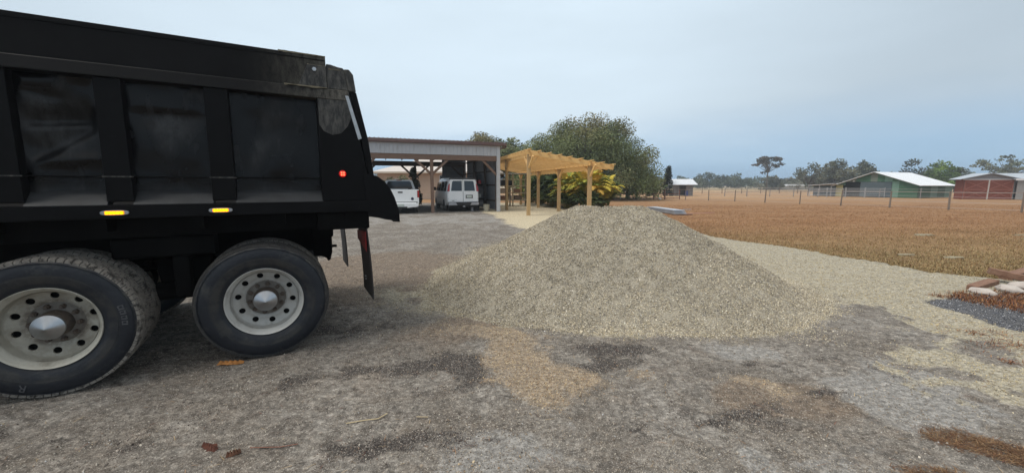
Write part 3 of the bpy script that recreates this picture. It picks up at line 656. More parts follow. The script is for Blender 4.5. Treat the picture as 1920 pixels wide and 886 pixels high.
# chassis
ch = MB(); ch.box(-6.4, .72, .82, .92, .86, 1.14); ch.build('frame_rail', black_clean, truck, bevel=.006)
ch = MB(); ch.box(-6.4, .72, 1.58, 1.68, .86, 1.14); ch.build('frame_rail', black_clean, truck, bevel=.006)
for x in (.60, -.15, -.7, -1.9, -2.8): MB().box(x, x+.1, .86, 1.64, .88, 1.1).build('cross_member', black_clean, truck)
MB().box(XF, .74, .2, WID-.2, 1.17, 1.345).build('hoist_frame', black_clean, truck, bevel=.01)
for x in (-2.9, -2.4, -1.9, -1.6, -1.0, -.4, .2, .80): MB().box(x, x+.08, .02, WID-.02, 1.24, 1.35).build('floor_beam', black_clean, truck)
MB().box(.55, 1.02, .03, WID-.03, 1.17, 1.34).build('rear_sill', black_clean, truck, bevel=.006)
MB().prism([(.50, 1.2), (.74, 1.2), (.735, 1.02), (.705, 1.0), (.715, .84), (.69, .74), (.66, .73), (.655, .765), (.60, .79), (.52, .80)], 'y', .78, .98).build('rear_bracket', black_clean, truck, bevel=.01)
MB().tube((.68, .86, .895), (.77, .86, .893), .016, n=10).build('tow_pin', black_clean, truck)
rg = MB(); prev = None
for i in range(13):
    t = math.pi*i/12; p = (.60-.035*math.cos(t), .85, .80-.035*math.sin(t))
    if prev: rg.tube(prev, p, .005, n=6)
    prev = p
rg.build('hook_ring', steel, truck)
for x in (.07, -1.32):
    ax = MB(); ax.tube((x, .35, .54), (x, WID-.35, .54), .085, n=16)
    ax.lathe([(0, -.22), (.12, -.2), (.2, -.1), (.22, 0), (.2, .1), (.12, .2), (0, .22)], 20, 'x', (x, WID/2, .54))
    ax.build('axle', black_clean, truck, smooth=True)
    for yy in (.70, WID-.70): MB().lathe([(.21, -.1), (.21, .1)], 24, 'y', (x, yy, .54)).build('brake_drum', black_clean, truck)
for yy in (.80, 1.66):
    sp = MB()
    for k in range(6): sp.path([(-1.45, yy, .66+.02*k), (-1.0, yy, .78+.02*k), (-.62, yy, .84+.02*k), (-.25, yy, .78+.02*k), (.2, yy, .66+.02*k)], [.016]*5, 4)
    sp.build('leaf_spring', black_clean, truck)
    MB().prism([(-.80, .55), (-.45, .55), (-.40, .9), (-.85, .9)], 'y', yy-.07, yy+.07).build('trunnion', black_clean, truck, bevel=.02)
for y0 in (.55, 1.7): MB().tube((-.45, y0, .62), (-.80, y0, .62), .085, n=16).build('air_tank', black_clean, truck)
MB().box(-1.0, -.3, .28, .5, .98, 1.16).build('valve_box', black_clean, truck, bevel=.02)
MB().box(-.62, -.5, .30, .42, .60, .98).build('hanger', black_clean, truck, bevel=.02)

# wheels -------------------------------------------------------------------
RW = .535
tyre_prof = [(.300, .018), (.306, .004), (.330, -.004), (.335, -.010), (.37, -.020), (.41, -.027), (.45, -.026), (.487, -.016), (.507, -.004), (.513, .004), (.524, .010), (RW-.006, .020), (RW-.005, .06), (RW-.006, .11), (RW-.006, .16), (RW-.006, .225), (.524, .238), (.507, .252), (.45, .270), (.40, .268), (.330, .248), (.300, .230)]
tyre_me = MB().lathe(tyre_prof, 96).mesh('tyre', rubber, True); fix(tyre_me)
def tread_mesh(name, m, blocky=True):
    b = MB(); n = 76
    for i in range(n):
        for k in range(5):
            a0 = 2*math.pi*(i+(.5 if k % 2 else 0))/n; w = 2*math.pi/n*(.43 if blocky else .47)
            y0 = .006+k*.0475; y1 = y0+.0415
            if k == 0: y0 = -.002
            if k == 4: y1 = .250
            vs = []
            for rr in (RW-.022, RW+(.005 if blocky else .003)):
                for (aa, yy) in ((a0-w, y0), (a0+w, y0), (a0+w*.9+.006, y1), (a0-w*.9+.006, y1)):
                    r2 = rr-(.012 if (k == 0 and yy == y0) or (k == 4 and yy == y1) else 0)
                    vs.append((r2*math.cos(aa), yy, r2*math.sin(aa)))
            b.add(vs, [(4,5,6,7), (0,1,5,4), (1,2,6,5), (2,3,7,6), (3,0,4,7)])
    me = b.mesh(name, m); fix(me); return me
tread_a = tread_mesh('tread', tread_m); tread_b = tread_mesh('tread', tread_dark, False)
ring_me = MB().lathe([(.497, -.0145), (.499, -.019), (.502, -.012)], 96).lathe([(.400, -.0265), (.403, -.0295), (.406, -.0272)], 96).mesh('sidewall_ring', rubber, True)
def disc_mesh(m):
    """dished steel disc with ten hand holes and ten lug nuts seats"""
    b = MB(); n = 10; ri, ro, hr = .150, .262, .026; rc = .222
    def prof(r_): return float(np.interp(r_, [.15, .17, .185, .25, .262], [.178, .176, .160, .146, .132]))
    for s_ in range(n):
        a0 = 2*math.pi*s_/n; da = math.pi/n; K = 20
        outer = []
        for i in range(K):
            t = i/K*4
            if t < 1: rr, aa = ri+(ro-ri)*t, a0+da
            elif t < 2: rr, aa = ro, a0+da-2*da*(t-1)
            elif t < 3: rr, aa = ro-(ro-ri)*(t-2), a0-da
            else: rr, aa = ri, a0-da+2*da*(t-3)
            outer.append((rr, aa))
        c = (rc*math.cos(a0), rc*math.sin(a0)); v1 = []; v2 = []; v3 = []; v4 = []
        for rr, aa in outer:
            x, z = rr*math.cos(aa), rr*math.sin(aa); v1.append((x, prof(rr), z))
            dx, dz = x-c[0], z-c[1]; d = math.hypot(dx, dz); ex = hr
            hx, hz = c[0]+dx/d*ex, c[1]+dz/d*ex; r3 = math.hypot(hx, hz)
            v2.append((hx, prof(r3)+.001, hz)); v3.append((hx, prof(r3)+.016, hz))
            mx_, mz_ = c[0]+dx/d*(ex+.012), c[1]+dz/d*(ex+.012); v4.append((mx_, prof(math.hypot(mx_, mz_)), mz_))
        vs = v1+v4+v2+v3; fs = []
        for L_ in range(3):
            for i in range(K): fs.append((L_*K+i, L_*K+(i+1) % K, (L_+1)*K+(i+1) % K, (L_+1)*K+i))
        b.add(vs, fs)
    b.lathe([(.262, .132), (.268, .120), (.270, .080), (.273, .060), (.278, .040), (.288, .030), (.297, .012), (.304, -.002), (.310, -.006), (.315, .004), (.305, .02)], 72)
    b.lathe([(.270, .060), (.266, .16), (.272, .22), (.300, .232)], 72)
    b.lathe([(.150, .178), (.149, .166), (.118, .160), (.085, .160)], 60)
    me = b.mesh('rim', m, True); fix(me); me.set_sharp_from_angle(angle=R(40)); return me
rim_meA, rim_meB = disc_mesh(rim_new), disc_mesh(rim_old)
drum_me = MB().lathe([(.262, .215), (.0, .215)], 40).mesh('brake_backing', mat('brake_shadow', (.006,.006,.006), .9), True)
nut_mb = MB(); nut_mb.tube((0, .164, 0), (0, .130, 0), .020, .018, n=6); nut_mb.tube((0, .130, 0), (0, .116, 0), .011, n=8); nut_me = nut_mb.mesh('lug_nut', hubm); fix(nut_me)
flange_me = MB().lathe([(.168, .1745), (.152, .166), (.149, .158), (.10, .157)], 48).mesh('flange', mat('grimy_flange', (.25,.235,.21), .7, c2=(.12,.10,.085), scale=14, amt=.9, bump=.4, bscale=40), True); fix(flange_me)
hub_me = MB().lathe([(.104, .160), (.102, .110), (.099, .075), (.095, .050), (.090, .042)], 40).mesh('hub', hubm, True); fix(hub_me)
cap_me = MB().lathe([(.093, .056), (.096, .038), (.094, .030), (.089, .026), (.0, -.022)], 64).mesh('hub_cap', chrome, True); fix(cap_me); cap_me.set_sharp_from_angle(angle=R(25))
def wheel(name, x, y, outer=True, flip=False, rm=None, tread=None, rot=0):
    w = link(name, tyre_me, truck, (x, y, RW+.004)); w.rotation_euler = (0, rot, math.pi if flip else 0)
    if flip: w.rotation_euler = (0, rot, math.pi)
    link('tread', tread or tread_a, w)
    if not outer:
        link('rim', rm or rim_meB, w); return w
    link('rim', rm or rim_meB, w); link('sidewall_ring', ring_me, w); link('brake_backing', drum_me, w); link('hub', hub_me, w); link('flange', flange_me, w); link('hub_cap', cap_me, w)
    for i in range(10):
        a = 2*math.pi*(i+.5)/10; link('lug_nut', nut_me, w, (.136*math.cos(a), 0, .136*math.sin(a)))
    return w
wR = wheel('wheel', .07, 0, rm=rim_meA, tread=tread_b, rot=R(9)); tag(wR, 'rearmost near wheel with clean pale rim and smooth sidewall')
wL = wheel('wheel', -1.32, 0, rm=rim_meB, tread=tread_a, rot=R(-14)); tag(wL, 'forward near tandem wheel with mud-filmed rim and blocky tread')
for x, t in ((.07, tread_a), (-1.32, tread_a)):
    wheel('wheel', x, .31, outer=False, tread=t, rot=.13)
    wheel('wheel', x, WID, flip=True, tread=t, rot=.4); wheel('wheel', x, WID-.31, outer=False, flip=True, tread=t)
wheel('wheel', -5.75, .10, tread=tread_a); wheel('wheel', -5.75, WID-.1, flip=True, tread=tread_a)
# raised, worn sidewall lettering blocks (illegible in the photo save a letter R)
def letter(w, ch, ang, rr, size):
    cu = bpy.data.curves.new('letter', 'FONT'); cu.body = ch; cu.size = size; cu.extrude = .0012; cu.align_x = 'CENTER'; cu.align_y = 'CENTER'; cu.materials.append(letter_m)
    o = bpy.data.objects.new('sidewall_letter', cu); COL.objects.link(o); o.parent = w
    # plane of the text = wheel face; reads with its foot towards the hub
    o.matrix_local = Matrix.Translation((rr*math.cos(ang), -.0265, rr*math.sin(ang))) @ Matrix.Rotation(-ang+math.pi/2, 4, 'Y') @ Matrix.Rotation(math.pi/2, 4, 'X')
letter_m = mat('scuffed_lettering', (.045,.048,.055), .7, c2=(.10,.10,.105), scale=25, amt=.9)
letter(wL, 'R', R(-110)+R(-14), .445, .075)
lb = MB()
for i, (a, ln) in enumerate(((14, 2.6), (8.5, 2.2), (3, 2.2), (-2.5, 2.4))):
    for t0, t1, r0, r1 in ((a-ln, a-ln*.4, .425, .462), (a-ln*.2, a+ln*.8, .452, .462), (a-ln*.2, a+ln*.8, .425, .434), (a+ln*.55, a+ln*.85, .43, .458)):
        A0, A1 = R(t0)+R(-14), R(t1)+R(-14)
        lb.add([(r0*math.cos(A0), -.0285, r0*math.sin(A0)), (r0*math.cos(A1), -.0285, r0*math.sin(A1)), (r1*math.cos(A1), -.0285, r1*math.sin(A1)), (r1*math.cos(A0), -.0285, r1*math.sin(A0))], [(0,1,2,3)])
lb.build('sidewall_marks', letter_m, wL)
# mud flaps
def flap(y0, y1, x0, name, skew=0):
    b = MB(); n = 9; vs = []; fs = []
    for i in range(n):
        t = i/(n-1); z = 1.18-t*(1.18-.42); x = x0+.02*math.sin(t*2.2)+.02*t
        zz0 = z; zz1 = z
        vs += [(x, y0, zz0), (x, y1, zz1), (x+.012, y1, zz1), (x+.012, y0, zz0)]
    for i in range(n-1):
        for k in range(4): fs.append((i*4+k, i*4+(k+1) % 4, i*4+4+(k+1) % 4, i*4+4+k))
    fs += [(0,1,2,3), ((n-1)*4+3, (n-1)*4+2, (n-1)*4+1, (n-1)*4)]
    b.add(vs, fs); f = b.build(name, mat('mud_flap_rubber', (.016,.014,.014), .6, c2=(.03,.026,.025), scale=4, bump=.2), truck); return f
fl = flap(.0, .60, .98, 'mud_flap')
MB().prism([(.004, 1.135), (.595, 1.10), (.595, 1.0), (.004, .93)], 'x', .974, .978).build('red_reflective_panel', red_d, fl)
for z in (.60,): 
    MB().tube((.99, .22, z+.03), (.985, .22, z+.03), .008, n=8).build('flap_bolt', steel, fl); MB().tube((.99, .22, z-.0), (.985, .22, z-.0), .008, n=8).build('flap_bolt', steel, fl)
MB().box(.975, .999, .0, .6, 1.165, 1.2).build('flap_hanger', black_clean, truck)
flap(WID-.60, WID, .95, 'mud_flap')
# cab (outside the frame to the left)
cab = MB(); cab.prism([(-4.45, 1.0), (-4.45, 2.75), (-4.6, 2.85), (-5.4, 2.82), (-5.75, 2.1), (-6.9, 1.95), (-7.1, 1.75), (-7.15, 1.0)], 'y', .25, WID-.25)
cab.build('cab', black, truck, bevel=.06, seg=3)
MB().prism([(-4.75, 2.05), (-4.75, 2.6), (-5.35, 2.6), (-5.6, 2.1)], 'y', .235, .255).build('door_window', glass_d, truck)
MB().prism([(-5.46, 2.74), (-5.44, 2.76), (-5.79, 2.13), (-5.81, 2.11)], 'y', .45, WID-.45).build('windscreen', glass_d, truck)
MB().box(-7.35, -7.15, .1, WID-.1, .5, .85).build('front_bumper', chrome, truck, bevel=.03)
MB().box(-7.18, -7.14, .7, WID-.7, 1.05, 1.75).build('grille', chrome, truck, bevel=.01)
MB().tube((-4.0, .45, .78), (-3.0, .45, .78), .30, n=24).build('fuel_tank', steel, truck, smooth=False)
fd = MB(); fd.prism([(RW*1.18*math.cos(R(a))-5.75, RW*1.18*math.sin(R(a))+.54) for a in range(-5, 190, 13)]+[(RW*1.1*math.cos(R(a))-5.75, RW*1.1*math.sin(R(a))+.54) for a in range(184, -10, -13)], 'y', .08, .5); fd.build('fender', black, truck)
fd = MB(); fd.prism([(RW*1.18*math.cos(R(a))-5.75, RW*1.18*math.sin(R(a))+.54) for a in range(-5, 190, 13)]+[(RW*1.1*math.cos(R(a))-5.75, RW*1.1*math.sin(R(a))+.54) for a in range(184, -10, -13)], 'y', WID-.5, WID-.08); fd.build('fender', black, truck)
for z in (-1, 1): MB().tube((-4.25, WID/2+z*.95, 1.1), (-4.25, WID/2+z*.95, 3.3), .07, n=16).build('exhaust_stack', chrome, truck)

# ================================================================== CARPORT
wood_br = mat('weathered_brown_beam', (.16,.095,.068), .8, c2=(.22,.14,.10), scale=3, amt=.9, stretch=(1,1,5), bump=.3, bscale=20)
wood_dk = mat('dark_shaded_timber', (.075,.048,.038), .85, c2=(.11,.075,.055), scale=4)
metal_w = mat('pale_grey_metal_siding', (.52,.52,.545), .5, c2=(.44,.44,.46), scale=1.5, amt=.9, stretch=(1,1,.3), c3=(.36,.34,.33), scale3=3, lo3=.6, hi3=.8, metal=.15)
metal_in = mat('galvanised_wall_inside', (.30,.31,.33), .55, c2=(.22,.22,.24), scale=3, metal=.3)
trim_br = mat('brown_metal_trim', (.11,.062,.058), .55, c2=(.15,.09,.08), scale=5)
roof_br = mat('brown_metal_roof', (.12,.07,.065), .5, c2=(.17,.12,.11), scale=2)
A20 = R(20)
cp = empty('carport', (-.86, 24.2, 0), A20, 'pole-frame carport with pale grey metal fascia and brown timber posts', 'carport')
# local frame: x towards the right end (0), negative to the left; y = depth; z = up
def post(x, y, z1, parent, m, w=.17, name='post', lab=None):
    o = MB().box(x-w/2, x+w/2, y-w/2, y+w/2, -.05, z1).build(name, m, parent, bevel=.01)
    return o
DEP, BAY = 9.0, 4.08
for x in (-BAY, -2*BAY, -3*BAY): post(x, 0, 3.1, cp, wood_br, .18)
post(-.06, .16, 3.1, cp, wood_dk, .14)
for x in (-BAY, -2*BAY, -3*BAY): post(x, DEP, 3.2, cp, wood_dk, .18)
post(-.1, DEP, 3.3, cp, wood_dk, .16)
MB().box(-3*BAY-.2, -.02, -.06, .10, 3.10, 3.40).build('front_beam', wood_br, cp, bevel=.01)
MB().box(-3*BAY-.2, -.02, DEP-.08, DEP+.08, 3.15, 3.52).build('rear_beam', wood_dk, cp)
def brace(p, q, m=wood_br): MB().bar(p, q, .09, .14).build('knee_brace', m, cp, bevel=.006)
for x in (-BAY, -2*BAY, -3*BAY):
    brace((x-.06, .02, 2.30), (x-.95, .02, 3.12)); brace((x+.06, .02, 2.30), (x+.95, .02, 3.12))
    brace((x-.06, DEP, 2.25), (x-1.05, DEP, 3.18), wood_dk); brace((x+.06, DEP, 2.25), (x+1.05, DEP, 3.18), wood_dk)
brace((-.10, .02, 2.25), (-.98, .02, 3.12)); brace((-.15, DEP, 2.3), (-1.15, DEP, 3.18), wood_dk)
# fascia: individual ribbed panels
pan = MB(); pw = .915
def ribbed(w, h, z0, n=4):
    b = MB(); prof = [(0, 0)]
    for k in range(n):
        x = (k+.5)*w/n; prof += [(x-.035, 0), (x-.02, -.022), (x+.02, -.022), (x+.035, 0)]
    prof += [(w, 0)]; vs = []; fs = []
    for x, y in prof: vs += [(x, y, z0), (x, y, z0+h), (x, y+.006, z0), (x, y+.006, z0+h)]
    for i in range(len(prof)-1): fs += [(i*4, i*4+4, i*4+5, i*4+1), (i*4+2, i*4+3, i*4+7, i*4+6)]
    b.add(vs, fs); return b.mesh('metal_panel', metal_w)
pm = ribbed(pw, .62, 0)
for i in range(15):
    o = link('fascia_panel', pm, cp, (-.12-(i+1)*pw, -.075-.004*(i % 2), 3.405))
# corner trim and side wall (outside skin + inside skin)
MB().box(-.115, .10, -.10, .06, -.02, 4.05).build('corner_trim', mat('white_trim', (.55,.56,.60), .5, c2=(.47,.48,.50), scale=3), cp)
sp = ribbed(.95, 3.75, 0); sp2 = sp.copy(); sp2.materials[0] = metal_in
for i in range(9):
    o = link('side_wall_panel', sp2, cp, (.085-.003*(i % 2), .06+i*.95, .05)); o.rotation_euler = (0, 0, R(90))
for z in (.6, 1.6, 2.5, 3.4): MB().box(.0, .055, .1, DEP, z, z+.09).build('wall_girt', wood_dk, cp)
for y in (2.9, 5.8): MB().box(-.10, .05, y-.07, y+.07, 0, 3.9).build('post', wood_dk, cp)
MB().box(-1.9, .1, DEP+.085, DEP+.10, .05, 3.9).build('rear_wall_panel', metal_in, cp)
# roof
rf = MB(); W0 = -3*BAY-.5; n = int((.45-W0)/.23); vs = []; fs = []
for i in range(n):
    x = W0+i*.23
    for dx, dz in ((0, 0), (.03, .035), (.06, .035), (.09, 0)): vs.append((x+dx, 0, dz))
zf, zb = 4.20, 3.98
V2 = [(x, -.32, zf+z-.0*x) for x, y, z in vs]+[(x, DEP+.4, zb+z) for x, y, z in vs]; m_ = len(vs)
rf.add(V2, [(i, i+1, m_+i+1, m_+i) for i in range(m_-1)]); rf.add([(x, y, z-.008) for x, y, z in V2], [(i, m_+i, m_+i+1, i+1) for i in range(m_-1)])
rf.build('roof', roof_br, cp)
MB().box(W0, .45, -.335, -.30, 4.02, 4.195).build('eave_trim', trim_br, cp, bevel=.01)
MB().box(.42, .455, -.30, DEP+.4, 3.9, 4.0).build('eave_trim', trim_br, cp)
MB().box(W0, .45, -.30, -.07, 4.00, 4.02).build('soffit', trim_br, cp)
for k in range(8):
    y = .35+k*1.2; z = zf-(zf-zb)*(y+.32)/(DEP+.72)
    MB().box(W0+.1, .40, y-.04, y+.04, z-.13, z-.01).build('purlin', wood_dk, cp)
for k in range(12):
    x = -.3-k*1.2; MB().bar((x, -.04, 3.90), (x, DEP, 3.68), .045, .22).build('rafter', wood_dk, cp)
bpy.context.view_layer.update()
def cpw(x, y, z=0):
    c, s_ = math.cos(A20), math.sin(A20); return (-.86+x*c-y*s_, 24.2+x*s_+y*c, z)

# things in the carport -----------------------------------------------------
white_p = mat('white_car_paint', (.86,.87,.88), .28, c2=(.82,.83,.84), scale=1.5, coat=.4)
white_dirty = mat('dusty_white_paint', (.60,.61,.62), .4, c2=(.70,.71,.72), scale=3, coat=.2)
blk_pl = mat('black_plastic', (.018,.018,.02), .6)
grey_pl = mat('grey_bumper', (.33,.34,.37), .35, c2=(.42,.43,.46), scale=4, metal=.5)
car_glass = mat('tinted_window', (.018,.021,.026), .05, c2=(.03,.034,.04), scale=2, spec=.7)
tl_red = mat('tail_lamp', (.42,.02,.02), .15, c2=(.30,.01,.01), scale=20, coat=.6)
wheel_rub = mat('car_tyre', (.035,.034,.033), .85, c2=(.075,.068,.06), scale=6)
alloy = mat('steel_wheel', (.33,.33,.33), .4, metal=.5)
plate_m = mat('licence_plate', (.62,.64,.62), .5, c2=(.42,.50,.44), scale=30, amt=1)
cw_t = MB().lathe([(.22, .0), (.33, -.01), (.37, .02), (.375, .11), (.37, .20), (.33, .23), (.22, .22)], 32, 'x').mesh('wheel', wheel_rub, True); fix(cw_t)
cw_r = MB().lathe([(0, .03), (.08, .02), (.12, .05), (.20, .04), (.23, .01), (.235, .0)], 28, 'x').mesh('rim', alloy, True); fix(cw_r)
def car_wheel(p, x, y, left, s_=1):
    w = link('wheel', cw_t, p, (x, y, .37*s_)); w.scale = (s_, s_, s_); 
    if not left: w.rotation_euler = (0, 0, math.pi)
    link('rim', cw_r, w)
def loft(secs, m, name, parent, bevel=0, smooth=True):
    n = len(secs[0]); b = MB(); vs = [v for s_ in secs for v in s_]
    fs = [(i*n+k, i*n+(k+1) % n, (i+1)*n+(k+1) % n, (i+1)*n+k) for i in range(len(secs)-1) for k in range(n)]
    fs += [tuple(range(n)), tuple(range(len(secs)*n-1, (len(secs)-1)*n-1, -1))]
    b.add(vs, fs); o = b.build(name, m, parent, smooth=smooth, auto=40)
    if bevel:
        bv = o.modifiers.new('b', 'BEVEL'); bv.width = bevel; bv.segments = 2; bv.angle_limit = R(35)
    return o
def sec(y, hw, z0, z1, zs, tw, r=.12, tilt=0):
    """half section: hw body half width, zs belt line, tw roof half width"""
    pts = [(-hw+.10, z0), (-hw+.01, z0+.12), (-hw, z0+.35), (-hw, zs), (-tw-.02, z1-r), (-tw+r*.4, z1-r*.25), (-tw+r*1.4, z1)]
    pts = pts+[(-x, z) for x, z in pts[::-1]]
    return [(x, y+tilt*(z-z0), z) for x, z in pts]
# van: local origin on the ground below the middle of the rear bumper, y forward
vx, vy, _ = -2.95, 24.05, 0
van = empty('passenger_van', (-3.02, 23.95, 0), R(20), 'white passenger van with twin rear doors parked nose-in under the carport', 'van')
body = loft([sec(.02, .96, .50, 2.02, 1.22, .80, tilt=.03), sec(.10, 1.0, .42, 2.07, 1.22, .84, tilt=.03), sec(.8, 1.0, .38, 2.10, 1.20, .85), sec(3.3, 1.0, .38, 2.10, 1.20, .85), sec(3.9, 1.0, .38, 2.02, 1.18, .83), sec(4.55, .99, .38, 1.42, 1.18, .88, r=.06), sec(5.3, .96, .42, 1.20, 1.05, .86, r=.06), sec(5.45, .90, .50, 1.05, .95, .82, r=.05)], white_p, 'body', van)
def onrear(z): return .015+.03*(z-.5)
def rearpoly(poly, name, m, parent, d=.012, off=.0):
    vs = [(x, onrear(z)-d-off, z) for x, z in poly]+[(x, onrear(z)+.01-off, z) for x, z in poly]; n = len(poly)
    return MB().add(vs, [tuple(range(n)), tuple(range(2*n-1, n-1, -1))]+[(i, i+n, (i+1) % n+n, (i+1) % n) for i in range(n)]).build(name, m, parent)
for s_ in (-1, 1):
    d = rearpoly([(s_*.012, .62), (s_*.90, .62), (s_*.925, 1.22), (s_*.80, 1.90), (s_*.70, 1.97), (s_*.012, 1.985)], 'rear_door', white_p, van, d=.018)
    rearpoly([(s_*.075, 1.28), (s_*.755, 1.28), (s_*.735, 1.45), (s_*.675, 1.83), (s_*.61, 1.89), (s_*.075, 1.90)], 'window', car_glass, d, d=.024)
    rearpoly([(s_*.845, 1.26), (s_*.985, 1.26), (s_*.95, 1.50), (s_*.87, 1.72), (s_*.815, 1.72)], 'tail_lamp', tl_red, van, d=.035)
    for z in (.75, 1.15): rearpoly([(s_*.90, z), (s_*.94, z), (s_*.94, z+.09), (s_*.90, z+.09)], 'hinge', white_dirty, van, d=.03)
rearpoly([(-.01, .62), (.01, .62), (.01, 1.98), (-.01, 1.98)], 'door_gap', blk_pl, van, d=.019)
pf = rearpoly([(.16, .83), (.60, .83), (.60, 1.04), (.16, 1.04)], 'plate_frame', blk_pl, van, d=.04)
rearpoly([(.21, .86), (.54, .86), (.54, 1.01), (.21, 1.01)], 'plate', plate_m, pf, d=.045)
rearpoly([(-.78, .715), (-.40, .715), (-.40, .73), (-.78, .73)], 'badge_strip', grey_pl, van, d=.026)
rearpoly([(-.70, .67), (-.56, .67), (-.56, .695), (-.70, .695)], 'badge', blk_pl, van, d=.026)
MB().prism([(-.96, .40), (.96, .40), (.97, .57), (-.97, .57)], 'y', -.16, .05).build('rear_bumper', grey_pl, van, bevel=.03)
MB().prism([(-.40, .405), (.40, .405), (.50, .575), (-.50, .575)], 'y', -.172, -.1).build('bumper_step', blk_pl, van, bevel=.01)
MB().box(-.97, .97, -.12, .03, .57, .60).build('bumper_pad', blk_pl, van)
MB().box(-.06, .06, -.2, -.05, .30, .38).build('hitch_ball', grey_pl, van, bevel=.01)
MB().box(-.8, .8, .3, 4.8, .25, .42).build('underbody', blk_pl, van)
for y in (1.15, 4.35): car_wheel(van, -.97, y, True); car_wheel(van, .97, y, False)
for s_ in (-1, 1):
    for (y0, y1) in ((.35, 1.15), (1.25, 2.35), (2.45, 3.3), (3.42, 4.05)):
        q = [(s_*1.003, y0, 1.26), (s_*1.003, y1+(.28 if y1 > 4 else 0), 1.26), (s_*.895, y1-.02, 1.86), (s_*.895, y0+.03, 1.86)]
        MB().add(q+[(x-s_*.02, y, z) for x, y, z in q], [(0,1,2,3), (7,6,5,4), (0,4,5,1), (1,5,6,2), (2,6,7,3), (3,7,4,0)]).build('side_window', car_glass, van)
    MB().box(s_*1.004-.012, s_*1.004+.012, .5, 4.2, .78, .84).build('side_moulding', white_dirty, van)
    m2 = MB().box(s_*1.13-.09, s_*1.13+.09, 3.95, 4.07, 1.28, 1.52).build('mirror', blk_pl, van, bevel=.02)
    # wheel arch
    for y in (1.15, 4.35):
        MB().prism([(y+.47*math.cos(R(a)), .37+.45*math.sin(R(a))) for a in range(0, 181, 15)]+[(y+.40*math.cos(R(a)), .37+.385*math.sin(R(a))) for a in range(180, -1, -15)], 'x', s_*.985-.025, s_*.985+.025).build('wheel_arch', white_dirty, van)
        MB().prism([(y+.40*math.cos(R(a)), .37+.385*math.sin(R(a))) for a in range(0, 181, 15)], 'x', s_*.99-.015, s_*.99+.015).build('arch_shadow', blk_pl, van)
MB().prism([(-.86, 1.99), (.86, 1.99), (.80, 2.075), (-.80, 2.075)], 'y', .02, .12).build('roof_edge', blk_pl, van)
bw = MB().prism([(-.75, 1.42), (.75, 1.42), (.70, 1.98), (-.70, 1.98)], 'y', 3.95, 4.5).build('windscreen', car_glass, van)
# pickup
pk = empty('pickup_truck', (-6.35, 21.98, 0), R(17), 'white pickup with closed tailgate parked nose-in at the left of the carport', 'pickup truck')
def pbox(x0, x1, y0, y1, z0, z1, name, m, bev=.02, parent=None): return MB().box(x0, x1, y0, y1, z0, z1).build(name, m, parent or pk, bevel=bev)
for s_ in (-1, 1):
    MB().prism([(0, .60), (0, 1.38), (2.35, 1.38), (2.35, .55), (1.62, .55), (1.55, .80), (1.40, .93), (1.15, .97), (.90, .93), (.75, .80), (.68, .58)], 'x', s_*.98-.05, s_*.98+.05).build('bed_side', white_p, pk, bevel=.025)
    pbox(s_*.995-.055, s_*.995+.055, -.012, .12, .93, 1.33, 'tail_lamp', tl_red, .012)
tgp = pbox(-.93, .93, -.01, .06, .68, 1.385, 'tailgate', white_p, .02)
pbox(-.86, .86, -.016, .0, .74, 1.30, 'tailgate_panel', white_p, .012, tgp)
pbox(-.13, .13, -.026, -.0, 1.19, 1.27, 'handle', blk_pl, .008, tgp)
MB().lathe([(0, -.028), (.07, -.026), (.085, -.016)], 20, 'y', (0, 0, 0)).build('badge', mat('dark_oval_badge', (.01,.015,.05), .3), tgp).location = (.66, 0, .86)
tgp.children[-1].scale = (1, 1, .5)
pbox(-.95, .95, .05, 2.35, .62, .70, 'bed_floor', blk_pl, 0); pbox(-.95, .95, 2.28, 2.36, .62, 1.40, 'bed_front_wall', white_dirty, .01)
pbox(-.98, .98, -.012, .0, .60, .665, 'bumper_gap', blk_pl, 0)
bmp = MB().prism([(-.98, .42), (-.90, .40), (-.36, .34), (.36, .34), (.90, .40), (.98, .42), (1.0, .62), (-1.0, .62)], 'y', -.20, .03).build('rear_bumper', white_p, pk, bevel=.03)
pbox(-.20, .20, -.21, -.19, .43, .57, 'licence_plate', plate_m, 0, bmp)
pbox(-.36, .36, -.205, -.17, .34, .42, 'bumper_step', blk_pl, 0, bmp)
pbox(-.06, .06, -.28, -.05, .25, .33, 'hitch', blk_pl, .01)
pbox(-.75, .75, .1, 5.2, .34, .62, 'frame', blk_pl, 0)
cabp = loft([sec(2.42, .99, .45, 1.95, 1.30, .80, r=.10), sec(2.52, 1.0, .42, 1.97, 1.30, .80, r=.10), sec(4.0, 1.0, .42, 1.97, 1.28, .80, r=.10), sec(4.65, 1.0, .42, 1.40, 1.25, .90, r=.05), sec(5.6, .98, .45, 1.22, 1.15, .90, r=.05), sec(5.75, .94, .5, 1.1, 1.0, .86, r=.05)], white_p, 'cab', pk)
MB().prism([(-.80, 1.42), (.80, 1.42), (.70, 1.82), (.62, 1.88), (-.62, 1.88), (-.70, 1.82)], 'y', 2.405, 2.43).build('rear_window', car_glass, pk)
pbox(-.16, .16, 2.38, 2.44, 1.915, 1.955, 'brake_light', tl_red, .01)
pbox(.52, .70, 2.10, 2.3, 1.38, 1.42, 'tool', blk_pl, 0)
for s_ in (-1, 1):
    q = [(s_*1.002, 2.75, 1.33), (s_*1.002, 4.45, 1.33), (s_*.86, 3.95, 1.84), (s_*.86, 2.8, 1.84)]
    MB().add(q+[(x-s_*.02, y, z) for x, y, z in q], [(0,1,2,3), (7,6,5,4), (0,4,5,1), (1,5,6,2), (2,6,7,3), (3,7,4,0)]).build('side_window', car_glass, pk)
    pbox(s_*1.16-.10, s_*1.16+.10, 4.1, 4.22, 1.35, 1.62, 'mirror', blk_pl)
for y in (1.15, 4.75): car_wheel(pk, -.99, y, True, 1.05); car_wheel(pk, .99, y, False, 1.05)

